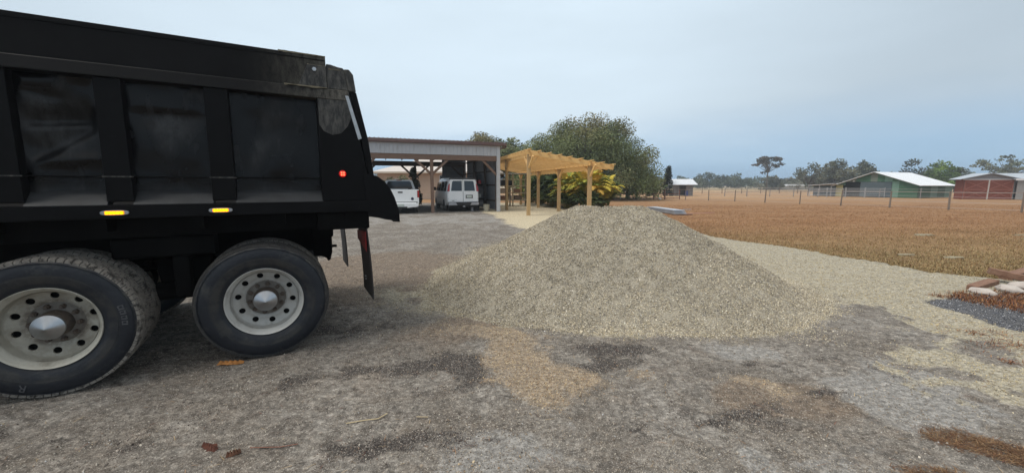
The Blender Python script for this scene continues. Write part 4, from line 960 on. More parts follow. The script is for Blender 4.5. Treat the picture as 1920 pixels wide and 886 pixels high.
# shelf rack, bench, bucket, bin
shelf_m = mat('black_wire_shelf', (.03,.03,.032), .5, metal=.4)
sx_, sy_, _ = cpw(-.72, 2.2)
rack = empty('wire_shelf_rack', (sx_, sy_, 0), A20, 'tall black wire shelf rack against the carport side wall', 'shelf rack')
for dx in (-.45, .45):
    for dy in (-.22, .22): MB().tube((dx, dy, 0), (dx, dy, 1.75), .016, n=6).build('rack_post', shelf_m, rack)
for z in (.35, .80, 1.25, 1.70): MB().box(-.47, .47, -.24, .24, z, z+.03).build('shelf', shelf_m, rack)
def small(name, lab, cat, x, y, z, w, d, h, m, kind='box', grp=None):
    X, Y, _ = cpw(x, y); o = MB()
    if kind == 'box': o.box(-w/2, w/2, -d/2, d/2, 0, h)
    elif kind == 'can': o.lathe([(0, 0), (w/2, 0), (w/2, h*.8), (w*.2, h*.92), (w*.2, h), (0, h)], 16, 'z')
    elif kind == 'tub': o.lathe([(0, 0), (w*.42, 0), (w/2, h*.92), (w*.53, h*.93), (w*.53, h), (w*.47, h), (w*.40, h*.1), (0, h*.1)], 24, 'z')
    ob = o.build(name, m, None, bevel=.008 if kind == 'box' else 0, smooth=False); ob.location = (X, Y, z); ob.rotation_euler = (0, 0, A20+rnd.uniform(-.2, .2)); return tag(ob, lab, cat, grp)
red_pl = mat('red_plastic', (.50,.02,.02), .4)
small('fuel_can', 'red plastic fuel can on the top shelf of the wire rack, left one', 'fuel can', -.92, 2.2, 1.73, .26, .2, .30, red_pl, 'can')
small('fuel_can', 'red plastic fuel can on the top shelf of the wire rack, right one', 'fuel can', -.62, 2.2, 1.73, .24, .2, .26, red_pl, 'can')
small('storage_tote', 'dark grey tote on the second shelf of the wire rack', 'tote', -.72, 2.2, 1.28, .6, .35, .22, mat('grey_tote', (.07,.07,.08), .6))
small('paint_can', 'pale paint can on the third shelf of the wire rack', 'paint can', -.95, 2.15, .83, .18, .18, .2, mat('pale_tin', (.42,.43,.45), .4, metal=.4), 'can')
small('oil_jug', 'white oil jug on the third shelf of the wire rack', 'jug', -.60, 2.15, .83, .18, .18, .24, mat('white_jug', (.5,.5,.48), .5), 'can')
small('rag_bundle', 'bundle of grey rags on the lowest shelf of the wire rack', 'rags', -.72, 2.15, .38, .55, .3, .17, mat('grey_rags', (.33,.32,.31), .9, c2=(.15,.15,.15), scale=18, bump=1, bscale=20))
small('work_bench', 'black work cabinet standing beside the van under the shelf rack', 'cabinet', -1.12, 1.35, 0, .34, .5, .80, blk_pl)
small('folding_board', 'upright white board leaning between the van and the black cabinet', 'board', -1.42, 1.15, 0, .12, .5, .84, mat('off_white_board', (.42,.41,.42), .6))
small('bucket', 'cream plastic bucket with grey rim on the ground by the carport corner', 'bucket', -.62, .55, .01, .42, .42, .42, mat('cream_bucket', (.50,.46,.36), .6, c2=(.38,.35,.28), scale=12), 'tub')
small('wheelie_bin', 'square black bin between the pickup and the middle carport post', 'bin', -5.25, 2.6, 0, .9, .8, 1.2, blk_pl)
small('tool_board', 'dark tool board hanging on the carport side wall', 'tool board', -.2, 5.0, 1.6, .1, 1.3, 1.0, wood_dk)

# house behind the carport --------------------------------------------------
stucco = mat('beige_stucco', (.52,.40,.31), .85, c2=(.46,.36,.28), scale=1.2, bump=.1)
shingle = mat('grey_tan_shingles', (.58,.53,.50), .85, c2=(.50,.46,.43), scale=5, amt=.9, bump=.3, bscale=10)
hs = empty('house', (-11.3, 46, 0), 0, 'single-storey beige stucco house with hip roof behind the carport', 'house')
MB().box(-4.6, 9.5, 0, 12, 0, 3.1).build('wall', stucco, hs)
MB().add([(-5.2, -.7, 3.05), (10.2, -.7, 3.05), (10.2, 12.7, 3.05), (-5.2, 12.7, 3.05), (-5.2, -.7, 3.2), (10.2, -.7, 3.2), (10.2, 12.7, 3.2), (-5.2, 12.7, 3.2), (0, 6, 5.3), (6, 6, 5.3)],
         [(0,3,2,1), (0,1,5,4), (1,2,6,5), (2,3,7,6), (3,0,4,7), (4,5,9,8), (5,6,9), (6,7,8,9), (7,4,8)]).build('roof', shingle, hs)
MB().box(-5.25, 10.25, -.75, -.7, 3.03, 3.23).build('gutter', mat('cream_gutter', (.55,.48,.40), .6), hs)
w = MB().box(2.7, 3.5, -.03, .05, 2.15, 2.85).build('window', mat('white_frame', (.6,.6,.6), .5), hs); MB().box(2.78, 3.42, -.04, -.02, 2.22, 2.78).build('pane', glass_d, w)
w = MB().box(-2.6, -1.6, -.03, .05, 1.1, 2.4).build('window', mat('white_frame', (.6,.6,.6), .5), hs); MB().box(-2.52, -1.68, -.04, -.02, 1.17, 2.33).build('pane', glass_d, w)

# ================================================================== PERGOLA
pine = mat('fresh_treated_pine', (.62,.36,.12), .7, c2=(.74,.48,.20), scale=4, amt=.9, stretch=(1,1,1), bump=.2, bscale=30, c3=(.36,.19,.07), scale3=9, lo3=.6, hi3=.75)
pine_p = mat('treated_pine_post', (.36,.235,.11), .75, c2=(.46,.31,.15), scale=3, amt=.9, stretch=(4,4,.7), c3=(.24,.15,.07), scale3=5, lo3=.58, hi3=.75, bump=.2)
pg = empty('pergola', (.89, 20.75, 0), 0, 'open pergola of fresh yellow treated pine beside the carport', 'pergola')
ld = Vector((-.262, .965, 0)).normalized()                 # long direction, away from the camera
H0 = Vector((0, 0, 3.30)); L0 = Vector((3.15, -.55, 2.68))    # tops of the first high-side and low-side post
sd = Vector((L0.x, L0.y, L0.z-H0.z))                       # high side -> low side
LEN = 13.4
def ppost(p, ztop):
    c = MB(); a = .085; d1 = ld*a; d2 = Vector((sd.x, sd.y, 0)).normalized()*a
    vs = [p-d1-d2, p+d1-d2, p+d1+d2, p-d1+d2]; vs = [Vector((v.x, v.y, -.1)) for v in vs]+[Vector((v.x, v.y, ztop)) for v in vs]
    c.add(vs, [(0,3,2,1), (4,5,6,7), (0,1,5,4), (1,2,6,5), (2,3,7,6), (3,0,4,7)]); return c.build('post', pine_p, pg, bevel=.008)
hiP = [Vector((0, 0, 0))+ld*t for t in (0, 4.72, 9.3, 13.1)]
loP = [Vector((L0.x, L0.y, 0))+ld*t for t in (0, 4.2, 8.15, 12.6)]
for q in hiP: ppost(q, 3.34)
for q in loP: ppost(q, 2.74)
zu = Vector((0, 0, 1))
def pbar(p, q, w, h, name, m=pine, bev=.004): return MB().bar(p, q, w, h).build(name, m, pg, bevel=bev)
pbar(zu*3.24-ld*.25, zu*3.24+ld*LEN, .05, .24, 'beam'); sdn = Vector((sd.x, sd.y, 0)).normalized()
lo0 = Vector((L0.x, L0.y, 0))
pbar(lo0+zu*2.72-ld*.3+sdn*.11, lo0+zu*2.72+ld*LEN+sdn*.11, .045, .22, 'beam'); pbar(lo0+zu*2.72-ld*.3-sdn*.11, lo0+zu*2.72+ld*LEN-sdn*.11, .045, .22, 'beam')
for q in loP:
    for s_ in (-1, 1): pbar(q+zu*2.08+ld*s_*.05, q+zu*2.66+ld*s_*.60, .08, .10, 'knee_brace')
for q in hiP:
    for s_ in (-1, 1): pbar(q+zu*2.55+ld*s_*.05, q+zu*3.12+ld*s_*.70, .08, .10, 'knee_brace')
pbar(hiP[0]+zu*2.62+sdn*.05, hiP[0]+zu*3.18+sdn*.55, .08, .10, 'knee_brace')
slope = (L0.z-H0.z)/Vector((sd.x, sd.y, 0)).length
for i in range(23):
    t = -.18+i*.6; a = ld*t-sdn*.25; b = ld*t+sdn*4.3
    pbar(a+zu*(3.34+.25*-slope), b+zu*(3.34+4.3*slope), .042, .19 if i else .24, 'rafter')
for k in range(9):
    u = -.1+k*.53; q = sdn*u+zu*(3.465+u*slope)
    pbar(q-ld*.62, q+ld*(LEN+.1), .09, .042, 'purlin', pine)
# wooden storage rack seen between carport wall and pergola
rk = empty('storage_rack', (.25, 30.2, 0), R(16), 'open timber storage rack with loaded shelves behind the pergola post', 'storage rack')
pale_w = mat('pale_lumber', (.40,.33,.22), .8, c2=(.48,.40,.28), scale=4)
for x in (-1.6, -.2, 1.1):
    for y in (0, .8): MB().box(x-.05, x+.05, y-.05, y+.05, 0, 2.5).build('upright', pale_w, rk)
for z in (.45, 1.0, 1.55, 2.05): MB().box(-1.7, 1.2, -.05, .85, z, z+.06).build('shelf', pale_w, rk)
MB().box(-1.8, 1.3, -.15, .95, 2.5, 2.56).build('rack_top', mat('grey_sheet', (.42,.43,.43), .6), rk)
c_, s__ = math.cos(R(16)), math.sin(R(16))
for i, (x, z, w, h, col, nm) in enumerate(((-1.0, .51, .7, .30, (.25,.12,.06), 'stack of reddish boards on the lowest shelf of the timber rack'), (.3, .51, .6, .35, (.20,.15,.11), 'brown box on the lowest shelf of the timber rack'), (-.9, 1.06, .5, .35, (.42,.33,.26), 'tan box on the second shelf of the timber rack'), (.2, 1.06, .5, .3, (.35,.20,.13), 'rust brown box on the second shelf of the timber rack'), (-.6, 1.61, .9, .38, (.03,.03,.035), 'black crate on the upper shelf of the timber rack'))):
    o = MB().box(-w/2, w/2, -.25, .25, 0, h).build('storage_box', mat('box_colour', col, .8), None, bevel=.01); o.location = (.25+x*c_-.4*s__, 30.2+x*s__+.4*c_, z); o.rotation_euler = (0, 0, R(16)); tag(o, nm, 'box')

# ================================================================== VEGETATION
def leafmat(name, rough=.75):
    m = mat(name, (.06,.08,.03), rough, attr='col', spec=.25)
    m.node_tree.nodes['Principled BSDF'].inputs['Subsurface Weight'].default_value = 0
    return m
leaf_m = leafmat('leaf')
bark = mat('grey_bark', (.13,.105,.085), .9, c2=(.08,.065,.05), scale=4, stretch=(3,3,.6), bump=.6, bscale=12)
def leaf_cloud(centres, radii, counts, size, cols, rg, flat=1., aspect=.6, skip=0):
    """small leaf quads spread through clumps; colour varies by clump and leaf"""
    P, C_, S_ = [], [], []
    for c, r_, n, cl in zip(centres, radii, counts, cols):
        d = rg.normal(size=(n, 3)); d /= np.linalg.norm(d, axis=1)[:, None]
        q = d*(rg.random(n)**.45)[:, None]*np.array([r_, r_, r_*flat])
        P.append(np.asarray(c)+q); C_.append(np.tile(cl, (n, 1))*(1+rg.normal(0, .13, (n, 1)))); S_.append(size*rg.uniform(.6, 1.4, n))
    P, C_, S_ = np.concatenate(P), np.clip(np.concatenate(C_), .003, .9), np.concatenate(S_)
    n = len(P); a = rg.normal(size=(n, 3)); a /= np.linalg.norm(a, axis=1)[:, None]; b = rg.normal(size=(n, 3)); b -= a*(a*b).sum(1)[:, None]; b /= np.linalg.norm(b, axis=1)[:, None]
    a *= S_[:, None]; b *= (S_*aspect)[:, None]
    V = np.stack([P-a, P-b*1.0, P+a, P+b], 1).reshape(-1, 3); F = np.arange(4*n).reshape(-1, 4)
    return V, F, np.repeat(C_, 4, 0)
def tree(name, loc, H, W_, label, cat='tree', group=None, base=.35, nclump=60, leaf=.16, per=180, palette=((.05,.065,.028),(.085,.10,.045),(.035,.048,.022)), seed=1, trunk=.25, shape='dome', crad=None, flat=.75, limbs=14, top_tint=None, show=1.0):
    rg = np.random.default_rng(seed); r_ = random.Random(seed)
    t = empty(name, loc, 0, label, cat, group); rx = W_/2; z0 = H*base; hz = (H-z0)
    cs = []
    tries = 0
    while len(cs) < nclump and tries < nclump*60:
        tries += 1
        u = rg.normal(size=3); u /= np.linalg.norm(u)
        k = rg.random()**(.30)
        if shape == 'dome':
            u[2] = abs(u[2])*1.0-.18; p = np.array([u[0]*rx*k, u[1]*rx*k, z0+hz*.16+max(-.14, u[2])*hz*.84*k])
        elif shape == 'oval': p = np.array([u[0]*rx*k, u[1]*rx*k, z0+hz*.5+u[2]*hz*.5*k])
        elif shape == 'column':
            zz = rg.random(); p = np.array([u[0]*rx*(1-zz**2)*.8, u[1]*rx*(1-zz**2)*.8, z0+hz*zz])
        elif shape == 'umbrella':
            zz = rg.random()**.6; wv = rx*(1.0-.5*abs(zz-.55)/.55)*(.55+.45*vnoise(zz*9, seed, 1, 2)); p = np.array([u[0]*wv, u[1]*wv, z0+hz*zz])
        elif shape == 'open':
            p = np.array([u[0]*rx*k, u[1]*rx*k, z0+hz*.5+u[2]*hz*.5*k])
        p[2] = max(p[2], H*.06)
        cs.append(p)
    cr = (crad or W_*.11)*rg.uniform(.65, 1.25, len(cs))
    cl = []
    for p in cs:
        c = np.array(palette[rg.integers(0, len(palette))])*rg.uniform(.8, 1.25)
        if top_tint is not None:
            w = np.clip((p[2]/H-.55)/.4, 0, 1)*rg.random(); c = c*(1-w)+np.array(top_tint)*w
        cl.append(c)
    V, F, C_ = leaf_cloud(cs, cr, [max(8, int(per*show*(q/np.mean(cr))**2)) for q in cr], leaf, cl, rg, flat)
    np_mesh('crown', V, F, leaf_m, t, colors=C_)
    b = MB(); top = Vector((r_.uniform(-.2, .2), r_.uniform(-.2, .2), z0+hz*.35))
    b.path([(0, 0, -.1), (top.x*.3, top.y*.3, z0*.6), tuple(top)], [trunk, trunk*.75, trunk*.45], 9)
    order = list(range(len(cs))); r_.shuffle(order)
    for i in order[:limbs]:
        e = Vector(cs[i]); st = Vector((0, 0, max(.3, min(z0*.9, e.z*.6)))).lerp(top, .3); md = st.lerp(e, .5)+Vector((0, 0, r_.uniform(-.05, .08)*H))
        b.path([tuple(st), tuple(md), tuple(e)], [trunk*.38, trunk*.22, trunk*.07], 5)
    b.build('trunk', bark, t, smooth=True)
    return t
OAK = ((.135,.165,.066),(.175,.205,.088),(.105,.132,.056),(.205,.215,.10))
tree('oak_tree', (8.7, 47, 0), 10.9, 16.6, 'huge spreading live oak with olive green dome crown behind the pergola', base=.10, nclump=250, leaf=.088, per=420, palette=OAK, seed=4, trunk=.55, crad=1.45, flat=.8, limbs=60, top_tint=(.27,.20,.09))
tree('oak_tree', (14.6, 49, 0), 6.3, 7.5, 'smaller drooping oak at the right foot of the huge live oak', base=.08, nclump=80, leaf=.15, per=110, palette=OAK, seed=5, trunk=.3, crad=1.0, flat=.9, limbs=26)
tree('oak_tree', (-4.9, 62, 0), 10.6, 8.2, 'rounded brownish tree rising above the carport roof', base=.3, nclump=120, leaf=.14, per=200, palette=((.19,.175,.08),(.24,.21,.10),(.13,.13,.06)), seed=6, trunk=.35, crad=1.3, limbs=16)
tree('oak_tree', (-.6, 58, 0), 9.2, 8.0, 'green tree between the carport roof and the pergola', base=.2, nclump=90, leaf=.14, per=200, palette=OAK, seed=7, trunk=.3, crad=1.1, limbs=14)
tree('oak_tree', (3.4, 56, 0), 7.0, 6.0, 'low green tree behind the pergola roof, left of the live oak', base=.1, nclump=90, leaf=.14, per=200, palette=OAK, seed=8, trunk=.3, crad=1.1, limbs=14)
tree('oak_tree', (3.8, 40.5, 0), 5.2, 6.0, 'bushy green tree behind the timber rack and palms', base=.05, nclump=60, leaf=.13, per=150, palette=((.07,.10,.03),(.10,.13,.045),(.04,.06,.025)), seed=9, trunk=.25, crad=.9, limbs=10)
# hanging plant at the rear carport post
hx, hy, _ = cpw(-4.25, DEP-.6)
tree('climbing_plant', (hx, hy, 0), 2.95, 1.2, 'leafy climbing plant around the dark rear carport post', cat='plant', base=.1, nclump=26, leaf=.09, per=70, palette=((.09,.10,.06),(.14,.15,.09),(.05,.06,.035)), seed=12, trunk=.05, shape='column', crad=.28, flat=1.5, limbs=8)
tree('potted_shrub', (*cpw(-5.5, DEP+3.4)[:2], 0), 2.4, 2.2, 'pale shrub in front of the beige house, seen above the pickup', cat='shrub', base=.1, nclump=20, leaf=.10, per=60, palette=((.12,.14,.07),(.18,.19,.10)), seed=13, trunk=.05, shape='oval', crad=.4, limbs=6)

# areca palms ---------------------------------------------------------------
def palm(loc, H, W_, n, label, seed, pal, group='areca palms behind the pergola'):
    rg = random.Random(seed); t = empty('areca_palm', loc, 0, label, 'palm', group); vs, fs, cs = [], [], []
    st = MB()
    for i in range(n):
        az = rg.uniform(0, 2*math.pi); rr = rg.uniform(0, W_*.16); bx_, by_ = rr*math.cos(az), rr*math.sin(az)
        L_ = rg.uniform(.65, 1.0)*H; lean = rg.uniform(.12, .85); reach = W_*.5*lean+.2; col = Vector(pal[rg.randrange(len(pal))])*rg.uniform(.75, 1.2)
        pts = []
        K = 11
        for k in range(K+1):
            s_ = k/K; out = reach*(s_**1.25); z = L_*(1-.30*lean)*(1.45*s_-.55*s_**2.4*(1+lean*.9)); pts.append(Vector((bx_+out*math.cos(az), by_+out*math.sin(az), max(.08, z))))
        st.path([tuple(p) for p in pts[:6:2]]+[tuple(pts[6])], [.018, .015, .012, .008], 4)
        for k in range(3, K+1):
            for sub in (0, .25, .5, .75):
                if k == K and sub: continue
                p = pts[k].lerp(pts[min(k+1, K)], sub); d = (pts[min(k+1, K)]-pts[k-1]).normalized(); side = d.cross(Vector((0, 0, 1))).normalized(); up = side.cross(d)
                ll = .50*math.sin(math.pi*min(.97, (k+sub)/K*.85+.12))*rg.uniform(.8, 1.1)*(H/2.6)
                for s_ in (-1, 1):
                    tip = p+side*s_*ll*.72+d*ll*.55+up*ll*.18-Vector((0, 0, ll*.42)); w = d*.017*(H/2.6)
                    mid = p.lerp(tip, .5)+up*ll*.10; o_ = len(vs)
                    vs += [p-w, p+w, mid+w, mid-w, tip]; fs += [(o_, o_+1, o_+2, o_+3), (o_+3, o_+2, o_+4, o_+4)]; c = col*rg.uniform(.8, 1.2); cs += [c]*5
    F = np.array([f for f in fs]); V = np.array([tuple(v) for v in vs])
    q1 = F[::2]; q2 = F[1::2][:, :3]; T = np.concatenate([q1[:, [0,1,2]], q1[:, [0,2,3]], q2])
    np_mesh('fronds', V, T, leaf_m, t, colors=np.clip(np.array([tuple(c) for c in cs]), .004, .9)); st.build('stems', mat('palm_stem', (.20,.17,.05), .6), t)
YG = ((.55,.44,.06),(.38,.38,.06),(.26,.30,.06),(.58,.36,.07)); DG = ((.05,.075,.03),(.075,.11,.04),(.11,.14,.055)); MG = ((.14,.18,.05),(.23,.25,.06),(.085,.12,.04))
palm((5.25, 26.2, 0), 3.7, 3.6, 128, 'bright yellow-green areca palm behind the second low-side pergola post', 21, YG)
palm((6.4, 27.6, 0), 3.2, 3.4, 101, 'yellow-green areca palm at the right end of the clump, behind the nearest low-side post', 22, MG+YG[:1])
palm((6.9, 29.6, 0), 1.9, 3.0, 74, 'low tan-green palm at the right foot of the clump', 23, ((.22,.20,.08),(.16,.17,.06)))
palm((4.3, 28.2, 0), 3.6, 3.4, 108, 'golden areca palm in the middle of the clump, between two low-side posts', 24, YG+DG[:1])
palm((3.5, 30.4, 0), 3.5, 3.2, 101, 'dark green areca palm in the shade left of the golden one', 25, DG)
palm((2.4, 32.6, 0), 3.4, 3.0, 94, 'dark green areca palm at the left of the clump by the far pergola post', 26, DG+MG[:1])
palm((1.6, 35.0, 0), 2.9, 3.0, 81, 'green areca palm farthest back on the left of the clump', 27, MG)
palm((4.9, 24.9, 0), 1.9, 2.6, 81, 'low dark areca palm at the front foot of the clump', 28, DG)
palm((3.9, 26.9, 0), 1.7, 2.4, 74, 'low dark green palm between the middle low-side posts', 29, DG)
palm((3.0, 29.1, 0), 1.9, 2.4, 74, 'low dark palm at the left front of the clump', 30, DG+MG[:1])

# distant trees ---------------------------------------------------------------
PINE = ((.05,.055,.035),(.075,.075,.05)); FAR = ((.085,.105,.060),(.12,.135,.08),(.065,.08,.05)); GREY = ((.15,.15,.105),(.20,.19,.14),(.11,.115,.085))
t = tree('pine_tree', (98.5, 150, 0), 12.3, 10.5, 'lone tall pine with a flat layered crown on the horizon', base=.52, nclump=34, leaf=.34, per=42, palette=((.075,.055,.04),(.10,.075,.05),(.05,.045,.03)), seed=31, trunk=.35, shape='umbrella', crad=1.25, flat=.42, limbs=26)
ORD = ['hazy tree, '+w for w in ('first', 'second', 'third', 'fourth', 'fifth', 'sixth', 'seventh', 'eighth', 'ninth', 'tenth', 'eleventh', 'twelfth')]
SHORT = {'trees of the low line left of the pine': 'between the shed and the pine', 'trees on the horizon behind the small shed': 'behind the small shed', 'pale thicket right of the pine': 'just right of the pine', 'bushy trees left of the green barn': 'before the big oaks', 'low trees behind the barns': 'behind the barns', 'low trees behind the red shed': 'behind the red shed'}
def row(n, label, px0, px1, Y, H, W_, pal, seed, grp, **kw):
    n_same = kw.get('same', False)
    r_ = random.Random(seed)
    for i in range(n):
        u = (i+.5)/n+r_.uniform(-.25, .25)/n; y = Y*r_.uniform(.94, 1.06)
        X = (px0+(px1-px0)*u-960)/721*y*1.0
        lb2 = label if n_same else ORD[i]+' from the left, '+SHORT[grp]
        tree('distant_tree', (X, y, 0), H*r_.uniform(.75, 1.25), W_*r_.uniform(.8, 1.3), lb2, group=grp, base=.08, nclump=24, leaf=kw.get('leaf', .42), per=kw.get('per', 60), palette=pal, seed=seed*50+i, trunk=.3, shape='oval' if r_.random() < .5 else 'dome', crad=kw.get('crad', W_*.17), limbs=5)
# positions use the bearing of each stretch of the tree line
row(7, 'hazy grey-green tree in the low line left of the lone pine', 1300, 1425, 215, 6.5, 11, FAR, 3, 'trees of the low line left of the pine')
row(5, 'hazy tree low on the horizon behind the small shed', 1205, 1300, 210, 5.2, 9, FAR, 4, 'trees on the horizon behind the small shed')
row(6, 'pale grey leafless thicket right of the lone pine', 1430, 1520, 165, 5.2, 9, GREY, 5, 'pale thicket right of the pine')
row(4, 'dark bushy tree before the big oaks left of the green barn', 1515, 1590, 120, 4.8, 7, FAR, 6, 'bushy trees left of the green barn', leaf=.35, per=50)
row(6, 'low hazy tree on the horizon behind the barns', 1600, 1830, 190, 7.5, 11, FAR, 7, 'low trees behind the barns')
row(4, 'low hazy tree on the horizon behind the red shed', 1830, 2000, 170, 6.0, 9, GREY, 8, 'low trees behind the red shed')
row(12, 'hazy tree far left beyond the house', 100, 900, 230, 9, 13, FAR, 9, 'far trees beyond the house', same=True)
row(8, 'hazy tree at the far right edge of the fields', 2000, 2900, 190, 8, 13, FAR, 10, 'far trees at the right', same=True)
tree('oak_tree', (93, 112, 0), 10.6, 11, 'big dark oak left behind the green barn, taller of the pair', base=.15, nclump=60, leaf=.27, per=60, palette=((.08,.088,.055),(.115,.12,.075),(.145,.145,.095)), seed=41, trunk=.4, crad=1.4, limbs=30)
tree('oak_tree', (101.5, 113, 0), 9.6, 9.5, 'big dark oak directly above the left slope of the green barn roof', base=.15, nclump=50, leaf=.27, per=60, palette=((.075,.085,.05),(.11,.118,.07)), seed=42, trunk=.4, crad=1.3, limbs=24)
tree('oak_tree', (86, 112, 0), 7.8, 7, 'thin-crowned oak at the left of the dark pair', base=.2, nclump=34, leaf=.24, per=34, palette=((.095,.105,.07),(.13,.13,.09)), seed=43, trunk=.3, crad=1.1, shape='open', limbs=24)
tree('oak_tree', (106.5, 97, 0), 8.8, 6.4, 'bright green leafy tree behind the white roof of the green barn', base=.2, nclump=50, leaf=.24, per=70, palette=((.15,.24,.05),(.11,.18,.04),(.07,.12,.035)), seed=44, trunk=.4, crad=1.1, top_tint=(.20,.26,.05), limbs=12)
tree('oak_tree', (102, 99, 0), 7.8, 5.6, 'sparse dark tree between the bright green tree and the barn ridge', base=.25, nclump=30, leaf=.24, per=34, palette=((.075,.08,.05),(.05,.06,.04)), seed=45, trunk=.3, crad=1.0, shape='open', limbs=20)
tree('oak_tree', (112, 98, 0), 7.0, 7.5, 'grey-green tree right of the bright green tree', base=.15, nclump=40, leaf=.24, per=50, palette=((.09,.10,.06),(.12,.125,.08)), seed=46, trunk=.3, crad=1.1, limbs=14)
tree('pine_tree', (150, 118, 0), 10.6, 15, 'tall open-crowned pine at the right edge above the red shed', base=.32, nclump=60, leaf=.3, per=40, palette=((.115,.13,.075),(.15,.155,.095),(.08,.09,.055)), seed=47, trunk=.4, crad=1.3, shape='open', flat=.55, limbs=40)
tree('cypress_tree', (24.9, 62, 0), 4.25, 1.5, 'narrow dark cypress beside the small open shed', cat='cypress', base=.0, nclump=46, leaf=.10, per=90, palette=((.012,.017,.011),(.02,.027,.015)), seed=48, trunk=.12, shape='column', crad=.42, flat=1.3, limbs=4)

# ================================================================== SMALL SHED, BARNS
tin = mat('white_tin_roof', (.70,.73,.77), .4, c2=(.60,.63,.67), scale=1.5, stretch=(3,.3,1), metal=.1)
greyw = mat('grey_weathered_board', (.28,.27,.27), .85, c2=(.18,.17,.17), scale=3, stretch=(3,3,.6))
def shed():
    t = empty('open_shed', (25.0, 62.3, 0), R(-4), 'small open timber shed with white tin gable roof in the paddock', 'shed')
    for x in (.35, 1.75, 3.9):
        for y in (0, 2.6): MB().box(x-.07, x+.07, y-.07, y+.07, -.1, 1.85).build('post', greyw, t)
    MB().box(1.75, 3.95, 2.55, 2.62, 0, 1.8).build('back_wall', greyw, t); MB().box(3.9, 3.96, 0, 2.6, 0, 1.8).build('side_wall', greyw, t); MB().box(1.7, 1.76, .0, 2.6, 0, 1.8).build('partition', greyw, t)
    MB().box(2.9, 3.95, -.02, .03, 0, 1.8).build('front_wall', greyw, t)
    MB().add([(-.1, -.55, 1.72), (4.5, -.55, 1.72), (4.3, 1.3, 2.62), (.55, 1.3, 2.62), (-.1, -.55, 1.78), (4.5, -.55, 1.78), (4.3, 1.3, 2.68), (.55, 1.3, 2.68)], [(0,3,2,1), (4,5,6,7), (0,1,5,4), (1,2,6,5), (2,3,7,6), (3,0,4,7)]).build('roof', tin, t)
    MB().add([(-.1, 3.1, 1.72), (4.5, 3.1, 1.72), (4.3, 1.3, 2.62), (.55, 1.3, 2.62), (-.1, 3.1, 1.78), (4.5, 3.1, 1.78), (4.3, 1.3, 2.68), (.55, 1.3, 2.68)], [(0,1,2,3), (7,6,5,4), (0,4,5,1), (1,5,6,2), (2,6,7,3), (3,7,4,0)]).build('roof', tin, t)
    MB().prism([(-.1, 1.72), (.3, 1.7), (.9, 2.5), (.6, 2.62)], 'y', 1.0, 1.06).build('gable_board', greyw, t)
    o = MB().lathe([(0, 0), (.24, 0), (.25, .8), (0, .82)], 14, 'z').build('barrel', mat('blue_barrel', (.04,.07,.22), .5)); o.location = (27.9, 61.9, 0); tag(o, 'blue plastic barrel at the front of the small open shed', 'barrel')
shed()
grn = mat('green_metal_siding', (.055,.145,.08), .55, c2=(.04,.11,.065), scale=1.2, amt=.9)
grn_l = mat('pale_green_panel', (.16,.29,.22), .55, c2=(.13,.24,.19), scale=1.5)
grn_g = mat('grey_green_panel', (.17,.20,.16), .6); tan_p = mat('yellowish_door', (.42,.37,.15), .6, c2=(.35,.31,.13), scale=2)
blu_g = mat('slate_door', (.075,.105,.12), .6, c2=(.06,.085,.10), scale=2); dark_in = mat('dark_interior', (.01,.009,.008), .9)
w_roof = mat('white_metal_roof', (.80,.82,.85), .4, c2=(.72,.74,.78), scale=.8)
